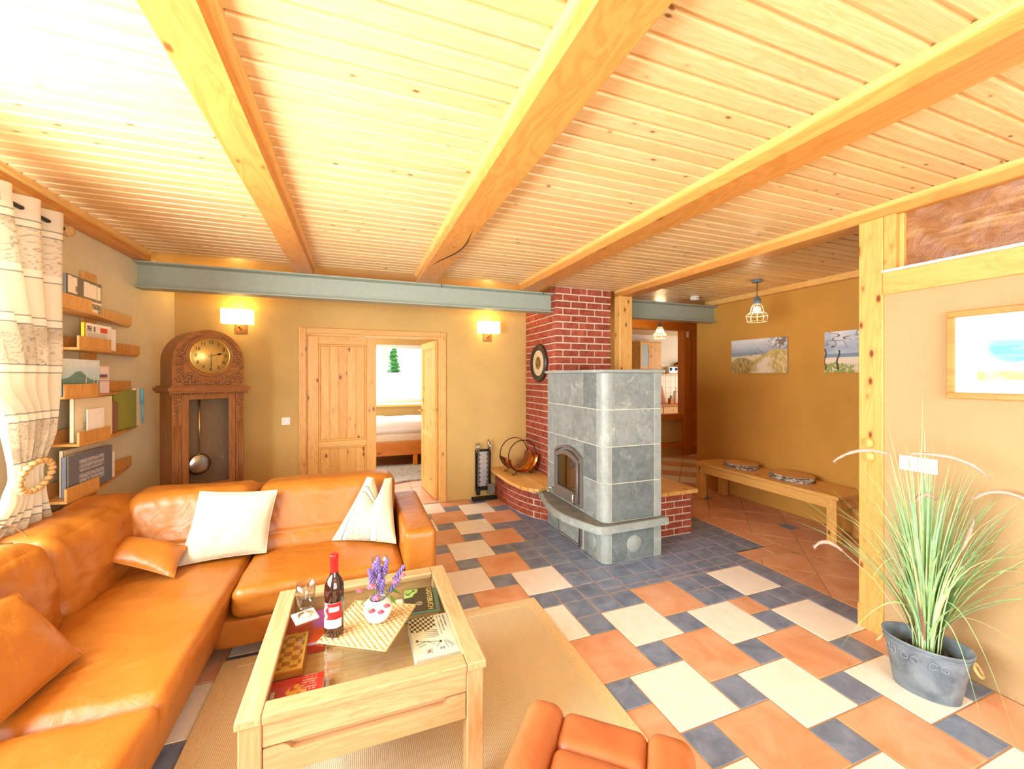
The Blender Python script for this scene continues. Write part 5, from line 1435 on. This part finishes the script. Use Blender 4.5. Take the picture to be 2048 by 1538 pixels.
ctr = Vector(LH)+Vector((0, 0, Rr+.03))
for s_ in (-.11, .11):
    B().tube([ctr+uy*s_+ux*Rr*math.cos(2*PI*k/40)+Vector((0, 0, Rr*math.sin(2*PI*k/40))) for k in range(40)], .0055, 6, closed=True).obj('hoop', M['blackiron'], t)
b = B(); n = 22; g = []
for i in range(n+1):
    a = PI*(1.0+.04)+PI*.98*i/n
    g.append([b.bm.verts.new(ctr+uy*s_+ux*(Rr-.008-th)*math.cos(a)+Vector((0, 0, (Rr-.008-th)*math.sin(a)))) for s_, th in ((-.16, 0), (.16, 0), (.16, .003), (-.16, .003))])
for A_, C_ in zip(g, g[1:]):
    for k in range(4): b.bm.faces.new([A_[k], A_[(k+1) % 4], C_[(k+1) % 4], C_[k]]).smooth = (k in (0, 2))
b.obj('copper_trough', M['copper'], t)
for s_ in (-.11, .11):
    for e in (-1, 1):
        p = Vector(LH)+uy*s_+ux*e*.07
        B().tube([p+Vector((0, 0, .045)), p+ux*e*.03+Vector((0, 0, .01)), p+ux*e*.05+Vector((0, 0, .004)), p+ux*e*.065+Vector((0, 0, .018)), p+ux*e*.05+Vector((0, 0, .024))], .0045, 6).obj('scroll_foot', M['blackiron'], t)
hp = ctr+Vector((0, 0, Rr)); B().tube([hp-uy*.11, hp-uy*.05+Vector((0, 0, .012)), hp+uy*.05+Vector((0, 0, .012)), hp+uy*.11], .008, 8).obj('handle', M['copper'], t)

# ================================================================== HALL BENCH AND BIRCH DISCS
t = thing('wooden_bench', 'long plain pine bench against the hall wall below the dune picture', 'bench', (4.24, 3.2, 0))
bt = .445
B().box(3.985, 2.38, bt-.035, 4.445, 4.06, bt, .005).obj('seat_board', M['pineY'], t)
B().box(4.005, 2.42, bt-.125, 4.03, 4.02, bt-.036, .002).obj('side_rail', M['pineY'], t); B().box(4.40, 2.42, bt-.125, 4.425, 4.02, bt-.036, .002).obj('side_rail', M['pineY'], t)
for x in (3.995, 4.355):
    for y in (2.40, 3.93): B().box(x, y, .001, x+.08, y+.085, bt-.036, .004).obj('leg', M['pineZ'], t)
B().box(4.076, 2.405, bt-.125, 4.354, 2.43, bt-.036).obj('end_rail', M['pineX'], t); B().box(4.076, 3.985, bt-.125, 4.354, 4.01, bt-.036).obj('end_rail', M['pineX'], t)
bark = NT('birch_bark', .9, 0, .1); f = bark.noise(bark.coord((1, 1, 3)), 22, 6, .7, 1.0)
bark.color(bark.ramp(f, [(.36, H('#4a3a2e')), (.5, H('#a08c78')), (.56, H('#ece4d6'))])); bark.bump(f, 1, .02)
ring = NT('cut_wood_face', .6, 0, .3); q = ring.coord(rnd=False)
gx = ring.add('ShaderNodeTexWave', wave_type='RINGS', rings_direction='Z'); gx.inputs['Scale'].default_value = 26; gx.inputs['Distortion'].default_value = 2.5; ring.l.new(q, gx.inputs['Vector'])
ring.color(ring.ramp(gx.outputs['Color'], [(.1, H('#d39a58')), (.8, H('#e8b876'))]))
def birch(cx, cy, rx, ry, label, seed):
    t = thing('birch_disc', label, 'wood slice', (cx, cy, bt), 'birch slices on the bench'); LOC[t] = Vector((0, 0, 0))
    def rad(a): return 1+.05*noise.noise(Vector((math.cos(a)*1.5, math.sin(a)*1.5, seed)))
    n = 40; poly = [(rx*rad(2*PI*k/n)*math.cos(2*PI*k/n), ry*rad(2*PI*k/n)*math.sin(2*PI*k/n)) for k in range(n)]
    B().prism(poly, .001, .052).obj('bark_edge', bark.m, t)
    B().prism([(x*.965, y*.965) for x, y in poly], .0515, .055).obj('cut_face', ring.m, t)
birch(4.25, 3.58, .165, .195, 'round birch wood slice on the far half of the bench', 1)
birch(4.25, 2.98, .17, .215, 'round birch wood slice with dark bark on the near half of the bench', 5)

# ================================================================== PLANT
tx, ty = 2.575, 1.15
t = thing('potted_grass', 'tall artificial fountain grass in an oval zinc tub beside the right post', 'plant', (tx, ty, 0))
ang = math.radians(-70); ca, sa = math.cos(ang), math.sin(ang)
def ov(a, rl, rs, z): 
    x, y = rl*math.cos(a), rs*math.sin(a); return (tx+x*ca-y*sa, ty+x*sa+y*ca, z)
def oval(prof_, seg=44):
    b = B(); rings_ = [[b.bm.verts.new(ov(2*PI*k/seg, rl, rs, z)) for k in range(seg)] for rl, rs, z in prof_]
    for A_, C_ in zip(rings_, rings_[1:]):
        for k in range(seg): b.bm.faces.new([A_[k], A_[(k+1) % seg], C_[(k+1) % seg], C_[k]]).smooth = True
    b.bm.faces.new(rings_[0]); return b
tub = oval([(.115, .08, .002), (.118, .083, .004), (.148, .108, .20), (.156, .115, .235), (.162, .121, .242), (.163, .122, .248), (.158, .117, .248), (.150, .110, .235), (.140, .10, .17)]).obj('tub', M['zinc'], t)
b = B(); b.tube([ov(2*PI*k/44, .155, .114, .222) for k in range(44)], .003, 5, closed=True); b.obj('rim_bead', M['zinc'], tub)
b = B()
for c0 in (math.radians(250), math.radians(290), math.radians(215)):
    for s_ in (-1, 1):
        pts_ = []
        for k in range(16):
            q = k/15*5.2; rr_ = .022*(1-k/22); pts_.append(ov(c0+s_*(.02+.20*(1-math.cos(q)*.5-.5)+.05*math.sin(q)), .1475, .1075, .175+rr_*math.sin(q*1.2)))
        b.tube(pts_, .0022, 4)
b.obj('embossed_scroll', plain('light_zinc_relief', '#8f9aa2', .5), tub)
for s_ in (0, PI):
    p0 = Vector(ov(s_, .160, .12, .21)); out = (p0-Vector((tx, ty, .21))).normalized(); sd2 = Vector((-out.y, out.x, 0))
    B().tube([p0+sd2*.035*math.sin(q)*1.0+out*(-.008+.028*(1-math.cos(q))*.5)+Vector((0, 0, -.045*(1-math.cos(q))*.5)) for q in np.linspace(0, 2*PI, 18)[:-1]], .0065, 7, closed=True).obj('rope_handle', M['rope'], tub)
oval([(.139, .099, .150), (.139, .099, .165)]).obj('soil', M['soil'], t)
b = B(); b.bm.faces.new([b.bm.verts.new(ov(2*PI*k/40, .139, .099, .166)) for k in range(40)]); b.obj('soil_surface', M['soil'], t)
ip = B().lathe([(.06, .15), (.068, .195), (.073, .20), (.073, .206), (.066, .206), (.06, .19), (0, .188)], (tx, ty, 0), 30).obj('inner_pot', plain('dark_blue_pot', '#2f3244', .4), t)
gA = plain('grass_green', '#a2cb8c', .6, 0, .2, .2); gB = plain('pale_grass', '#cfe0a4', .6, 0, .2, .2); gC = plain('bluegreen_grass', '#9cc6a0', .6, 0, .2, .2); gR = plain('reddish_stalk', '#9a6a5a', .7)
def blade(base, tip, droop, w, mat, n=9):
    b = B(); base, tip = Vector(base), Vector(tip); d = tip-base; side = d.cross(Vector((0, 0, 1)))
    if side.length < 1e-4: side = Vector((1, 0, 0))
    side.normalize(); hd = Vector((d.x, d.y, 0)); vs = []
    tw = random.uniform(-1, 1)
    for i in range(n+1):
        k = i/n; p = base+Vector((hd.x*k**1.5, hd.y*k**1.5, 0))+Vector((0, 0, d.z*k+abs(d.z)*droop*k*(1-k)))
        p.z += droop*(k*(1-k))*.9*abs(hd.length)
        ww = w*(1-k**2.2)*(.6+.4*min(1, k*4))
        s2 = side*math.cos(tw*k*1.5)+Vector((0, 0, 1))*math.sin(tw*k*1.5)*.3
        p.x = min(p.x, XR-.008)
        q1, q2 = p-s2*ww, p+s2*ww; q1.x = min(q1.x, XR-.004); q2.x = min(q2.x, XR-.004)
        vs.append([b.bm.verts.new(q1), b.bm.verts.new(p+side.cross(d).normalized()*ww*.35), b.bm.verts.new(q2)])
    for A_, C_ in zip(vs, vs[1:]):
        b.bm.faces.new([A_[0], A_[1], C_[1], C_[0]]).smooth = True; b.bm.faces.new([A_[1], A_[2], C_[2], C_[1]]).smooth = True
    return b.obj('grass_blade', mat, t)
rg = random.Random(11)
for i in range(235):
    a = rg.uniform(0, 2*PI); r0 = rg.uniform(0, .05)
    spread = abs(rg.gauss(0, .27))+.03; hh = rg.uniform(.45, .98)*(1.0-.5*min(1, spread/.6))+.12
    tp = (tx+r0*math.cos(a)+spread*math.cos(a)*1.05, ty+r0*math.sin(a)+spread*math.sin(a)*1.05, .2+hh)
    blade((tx+r0*math.cos(a), ty+r0*math.sin(a), .19), tp, rg.uniform(.1, .6), rg.uniform(.003, .0075), rg.choice((gA, gA, gB, gC)))
for i in range(16):
    a = rg.uniform(0, 2*PI); blade((tx+.04*math.cos(a), ty+.04*math.sin(a), .19), (tx+.13*math.cos(a), ty+.13*math.sin(a), rg.uniform(.42, .6)), .2, .004, gR)
# long individually placed blades
for tip, dr_, w in (((2.30, 1.38, .10), 2.6, .009), ((2.50, .93, .02), 3.2, .004), ((2.56, .86, .03), 3.4, .005), ((2.86, .98, .98), .3, .006), ((2.35, 1.20, 1.33), .1, .003), ((2.55, 1.15, 1.45), .05, .0035),
    ((2.17, 1.20, .83), .7, .003), ((2.14, 1.15, .60), 1.2, .003), ((2.84, .86, .70), .8, .004), ((2.86, .80, .60), 1.0, .004), ((2.80, .84, .25), 1.6, .003), ((2.72, 1.05, 1.15), .15, .004), ((2.05, 1.2, .98), .5, .0025), ((2.42, 1.05, .32), 1.4, .004)):
    blade((tx+rg.uniform(-.03, .03), ty+rg.uniform(-.03, .03), .19), tip, dr_, w, gB if w < .004 else gA, 14)
plume = plain('pinkish_seed_plume', '#c9a99a', .95, 0, .05, .1)
def seedhead(p0, p1, p2, r=.0085):
    pts_ = [Vector(p0)*(1-k)**2+Vector(p1)*2*k*(1-k)+Vector(p2)*k*k for k in np.linspace(0, 1, 14)]
    sb_ = B().tube([(tx, ty, .19), Vector((tx, ty, .19)).lerp(Vector(p0), .6)+Vector((0, 0, .05)), p0], .0012, 5).obj('seed_stalk', gB, t)
    b = B(); b.tube(pts_, [r*(.35+.65*math.sin(PI*min(1, k/13*.9+.12))) for k in range(14)], 9)
    for v in b.bm.verts: v.co += Vector((rg.uniform(-1, 1), rg.uniform(-1, 1), rg.uniform(-1, 1)))*.0016
    for k in range(160):
        i_ = rg.randrange(13); q = pts_[i_].lerp(pts_[i_+1], rg.random()); d_ = Vector((rg.uniform(-1, 1), rg.uniform(-1, 1), rg.uniform(-1, 1))).normalized()
        b.tube([q, q+d_*r*1.35], .0005, 3, caps=False)
    b.obj('seed_plume', plume, sb_)
seedhead((2.47, 1.24, 1.13), (2.36, 1.32, 1.18), (2.24, 1.36, 1.09))
seedhead((2.47, 1.16, 1.15), (2.60, 1.02, 1.17), (2.70, .98, 1.05))
seedhead((2.76, 1.06, .93), (2.80, .98, 1.04), (2.84, .86, .92))
seedhead((2.66, 1.06, .70), (2.68, 1.04, .78), (2.69, 1.03, .85))
seedhead((2.52, 1.18, .90), (2.55, 1.14, .98), (2.59, 1.12, .93), .010)
seedhead((2.34, 1.38, .62), (2.26, 1.42, .70), (2.19, 1.42, .64), .009)

# ================================================================== CURTAIN, ROD, TIEBACK
t = thing('curtain_rod', 'wooden curtain rod with a woven ball end under the left wall beam', 'curtain rod', (-1.5, 1.6, 2.33))
B().tube([(-1.5, .1, 2.325), (-1.5, 2.965, 2.325)], .011, 10).obj('rod', M['blackiron'], t)
b = B(); b.ball((-1.5, 3.005, 2.325), .030, 2)
for k in range(9):
    a = PI*k/9; b.tube([(-1.5+.031*math.cos(q)*math.cos(a), 3.005+.031*math.sin(q), 2.325+.031*math.cos(q)*math.sin(a)) for q in np.linspace(0, 2*PI, 18)[:-1]], .0022, 4, closed=True)
b.obj('ball_finial', M['rope'], t)
for y in (.15, 2.95): B().tube([(-1.5, y, 2.325), (-1.665, y, 2.325)], .008, 8).obj('bracket', M['blackiron'], t)
def interp(x, P):
    if x <= P[0][0]: return P[0][1]
    for a, c in zip(P, P[1:]):
        if x <= c[0]:
            k = (x-a[0])/(c[0]-a[0]); k = k*k*(3-2*k); return a[1]+(c[1]-a[1])*k
    return P[-1][1]
def curtain_pos(u, v):
    z = .775+(2.385-.775)*v
    yr = interp(z, [(.72, 2.86), (.95, 2.81), (1.04, 2.79), (1.25, 2.885), (1.7, 2.93), (2.385, 2.955)])
    yl = interp(z, [(.72, 2.22), (.95, 2.56), (1.04, 2.60), (1.3, 2.545), (1.5, 2.35), (2.385, 1.75)])
    am = interp(z, [(.72, .035), (1.04, .018), (1.5, .035), (2.385, .045)])
    w = math.sin(u*PI*2*6.5+.6)+.15*math.sin(u*31+z*3)
    return Vector((-1.5+am*w, yl+(yr-yl)*u, z))
def curt(U, V):
    Z = .775+(2.385-.775)*V; c = full(U, '#f1e9d6')
    k = (2.256-Z)/.2335; fr = np.abs(k-np.round(k))*.2335
    band = np.floor((2.256-Z)/.2335); sc_ = (band % 2 == 0) & (Z < 2.256)
    s_, g = scroll(U*2.2, V*2.6, 13, 5)
    c = lay(c, sc_*(.55*g+.15), '#bfb09c'); c = lay(c, sc_*s_*.8, '#857a72')
    c = lay(c, (fr < .019)*1.0, '#f8f3e4')
    c = lay(c, (np.abs(fr-.0185) < .0022)*1.0, '#77766e'); return c
t = thing('curtain', 'cream curtain with grey scroll bands and thin lines, tied back', 'curtain', (-1.5, 2.6, .74))
me_c = paint('curtain_cloth', curt, curtain_pos, 200, 330, t, .9)
fabm = NT('translucent_curtain', .9, 0, .1); a_ = fabm.add('ShaderNodeAttribute'); a_.attribute_name = 'Col'; fabm.color(a_.outputs['Color'])
trn = fabm.add('ShaderNodeBsdfTranslucent'); fabm.l.new(a_.outputs['Color'], trn.inputs['Color']); mx_ = fabm.add('ShaderNodeMixShader'); mx_.inputs[0].default_value = .45
fabm.l.new(fabm.b.outputs[0], mx_.inputs[1]); fabm.l.new(trn.outputs[0], mx_.inputs[2]); fabm.l.new(mx_.outputs[0], fabm.out.inputs[0])
me_c.data.materials[0] = fabm.m
for y in (2.52, 2.36, 2.2): B().tube([(-1.475+0*k, y+.03*math.cos(2*PI*k/20), 2.325+.034*math.sin(2*PI*k/20)) for k in range(20)], .006, 6, closed=True).obj('eyelet', M['rope'], t)
t = thing('tieback_ring', 'oval braided rope ring holding the curtain together', 'curtain tieback', (-1.45, 2.69, 1.03))
b = B(); nb = 18
for k in range(nb):
    a = 2*PI*k/nb; p = Vector((-1.455-.03*math.cos(a*1.0)*0, 2.685+.112*math.cos(a), 1.035+.066*math.sin(a)+.018*math.cos(a)))
    b.ball(p, .021, 1, (.8, 1.15, .75))
b.obj('braid', M['rope'], t)
tag(B().tube([(-1.44, 2.30, .935), (-1.42, 2.374, .905), (-1.40, 2.455, .856), (-1.385, 2.50, .80), (-1.40, 2.505, .775), (-1.43, 2.42, .80), (-1.44, 2.30, .80), (-1.44, 2.1, .80)], .0028, 6).obj('cable', M['chrome']), 'thin grey cable looping from below the curtain over the sofa back', 'cable')

# ================================================================== WALL SHELF AND BOOKS
SW = M['shelfW']
ws = thing('book_tower_shelf', 'beech wall shelf tower with five staggered trays on the left wall', 'shelf', (-1.64, 3.5, .5))
B().box(-1.668, 3.46, .45, -1.645, 3.60, 2.20, .002).obj('pole', SW, ws)
trays = [(1.895, 2.97, 3.225, 4.03), (1.672, 3.10, 3.43, 4.16), (1.392, 2.98, 3.29, 4.02), (1.112, 3.10, 3.425, 4.15), (.812, 2.99, 3.30, 4.03)]
for z, a, c, e in trays:
    B().prism([(-1.66, a+.04), (-1.495, a), (-1.495, c), (-1.645, e), (-1.66, e)], z, z+.014).obj('tray_board', SW, ws)
    B().box(-1.507, a, z+.014, -1.495, c, z+.082, .001).obj('front_lip', SW, ws)
    B().box(-1.645, a+.05, z+.014, -1.633, e, z+.088, .001).obj('back_strip', SW, ws)
def wbook(label, y0, y1, z0, z1, x, th, col, fn=None, tilt=0, cat='book', nm='book', nx=60, ny=50, spine=None):
    t = thing(nm, label, cat, (x-th/2, y0, z0)); LOC[t] = Vector((0, 0, 0)); t.rotation_euler = (math.radians(tilt), 0, 0)
    w, h = y1-y0, z1-z0
    cm = plain('book_cover_'+col.strip('#'), col, .5)
    if th > .008:
        B().box(-th/2+.002, .002, .002, th/2-.002, w-.002, h-.002).obj('pages', M['linen'], t)
        B().box(-th/2, 0, 0, -th/2+.002, w, h).obj('back_board', cm, t); B().box(th/2-.002, 0, 0, th/2, w, h).obj('front_board', cm, t)
        B().box(-th/2, 0, 0, th/2, .002, h).obj('spine', spine or cm, t)
    else: B().box(-th/2, 0, 0, th/2, w, h).obj('sheet', cm, t)
    if fn: paint('cover_print', fn, plane3((th/2+.0005, .0, .0), (0, w, 0), (0, 0, h)), nx, ny, t, .4)
def truck(U, V):
    c = full(U, '#6f675c'); 
    for u0, u1 in ((.03, .27), (.45, .97)): c = lay(c, ((U > u0) & (U < u1) & (V > .45) & (V < .97-.08*U))*1.0, '#f2ead6')
    c = lay(c, ((U > .22) & (U < .27) & (V < .7) & (V > .5))*1.0, '#8f887a'); c = lay(c, ((U > .84) & (U < .86) & (V > .3))*1.0, '#a8a294')
    c = lay(c, ((np.abs(V-.33-.04*(.5-U)) < .03) & ((U < .3) | (U > .45)))*1.0, '#efe6d0')
    c = lay(c, ((V < .12) & (((U > .03) & (U < .12)) | ((U > .55) & (U < .9))))*1.0, '#efe6d0')
    c = lay(c, ((vn(U*60, V*40, 3) > .86) & (V < .4))*1.0, '#f0e8d8'); return c
wbook('dark book with a white lorry on its cover on the top tray', 3.05, 3.385, 1.912, 2.10, -1.525, .022, '#5f574c', truck)
def zeit(U, V):
    c = full(U, '#e9e5df'); c = lay(c, ((V < .68) & (U > .08) & (U < .85))*.5, '#cfcac2'); c = lay(c, (V > .9)*1.0, '#f6f3ee')
    c = lay(c, ((U > .55) & (U < .84) & (V > .68) & (V < .90))*1.0, '#d8412e'); c = lay(c, ((U > .08) & (U < .25) & (V > .70) & (V < .9) & (vn(U*30, V*30) > .35))*1.0, '#4a4640'); c = lay(c, ((U > .3) & (U < .38) & (V > .70) & (V < .9))*.9, '#5a4c40')
    c = lay(c, ((V < .64) & (U > .1) & (U < .8) & ((V*22) % 1 > .55) & (vn(U*50, V*22, 6) > .25))*.35, '#8f8a84'); c = lay(c, (U < .05)*1.0, '#f4cc2c'); return c
wbook('white magazine with yellow spine and red block on the second tray', 3.235, 3.52, 1.688, 1.845, -1.535, .02, '#f0ece4', zeit, spine=plain('yellow_spine', '#f4cc2c', .5))
wbook('thin white booklet right of the yellow spined magazine', 3.53, 3.60, 1.688, 1.835, -1.545, .012, '#f2f0ec')
def hill(U, V):
    c = full(U, '#cfe4ea'); c = lay(c, (.8-V)*1.4, '#7fc0dc'); c = lay(c, ((V > .82) & (vn(U*40, V*20) > .4))*.3, '#ffffff')
    m = V < .45+.25*np.exp(-((U-.42)/.22)**2)-.05*U; c = lay(c, m*1.0, '#6f9a94'); c = lay(c, (m & (vn(U*8, V*50, 3) > .55))*.5, '#55807c')
    for a, b_ in ((.62, .10), (.84, .05), (.97, .22)): c = lay(c, ((np.abs(U-(a-b_*(.5-V))) < .012) & (V < .55))*1.0, '#e8e2cc')
    return c
wbook('turquoise picture book with a green hill on the third tray', 3.01, 3.365, 1.408, 1.618, -1.525, .02, '#7fb8c4', hill)
def pinky(U, V):
    c = full(U, '#e6d0cc'); c = lay(c, ((V > .55) & (V < .70) & (U > .1) & (U < .85))*1.0, '#6a5688'); c = lay(c, ((V > .53) & (V < .60) & (U > .1) & (U < .85))*1.0, '#c4a468'); c = lay(c, (np.abs(V-.46) < .018)*1.0, '#6a564c'); c = lay(c, ((V > .74) & (V < .96) & (U > .08) & (U < .9))*.8, '#f2e6de'); c = lay(c, ((V < .4) & (U > .08) & (U < .92))*.7, '#ecdde4'); return c
wbook('slim pink booklet with a landscape photo beside the hill book', 3.37, 3.52, 1.408, 1.585, -1.545, .016, '#d9a8a0', pinky, tilt=0)
def creamb(U, V):
    c = full(U, '#f0e2bd'); c = lay(c, ((U > .15) & (U < .33) & (V < .62) & (vn(U*30, V*30) > .5))*.25, '#d9c79a'); c = lay(c, ((U > .2) & (U < .33) & (V > .25) & (V < .45) & (vn(U*50, V*50, 2) > .3))*.8, '#c9a050'); return c
wbook('large pale cream book on the fourth tray', 3.165, 3.565, 1.128, 1.385, -1.55, .022, '#efe0b8', creamb)
wbook('blank white card standing before the cream book', 3.225, 3.40, 1.13, 1.318, -1.518, .004, '#faf8f2', cat='card', nm='card')
wbook('brown paperback with white page edge on the fourth tray', 3.60, 3.70, 1.13, 1.34, -1.575, .05, '#8f6a58')
wbook('tall olive green book on the fourth tray', 3.69, 4.02, 1.13, 1.41, -1.60, .02, '#9aa04a')
wbook('cream notebook at the right end of the fourth tray', 4.03, 4.10, 1.13, 1.425, -1.605, .03, '#f0e4c4')
tag(B().tube([(-1.585, 4.085, 1.15), (-1.585, 4.075, 1.30)], .006, 8).tube([(-1.585, 4.075, 1.30), (-1.585, 4.07, 1.42)], .010, 8).obj('pen', plain('light_blue_pen', '#5ab4d2', .4)), 'light blue pen standing at the end of the fourth tray', 'pen')
def slateb(U, V):
    c = full(U, '#6c6f7c')
    for a, b_ in ((.62, .92), (.28, .58)): c = lay(c, ((U > .25) & (U < .80) & (V > a-.1) & (V < b_-.1) & ((V*34) % 1 > .5) & (vn(U*70, V*34, 3) > .25))*.85, '#d4d4d8')
    c = lay(c, (np.abs(V-.50) < .006)*(U > .27)*(U < .8)*.8, '#3c3e48'); c = lay(c, (U < .04)*.6, '#9ab0b4'); return c
wbook('dark slate blue book with white text on the bottom tray', 3.04, 3.50, .812+.022, 1.065, -1.522, .022, '#6c6f7c', slateb, tilt=0, nx=130, ny=110)
wbook('thin cream book standing behind the slate blue book', 3.09, 3.46, .828, 1.092, -1.56, .02, '#d8c4a0')
wbook('small white card right of the slate blue book', 3.54, 3.62, .828, 1.0, -1.56, .004, '#f4eee2', cat='card', nm='card')
print('objects', len(bpy.data.objects))
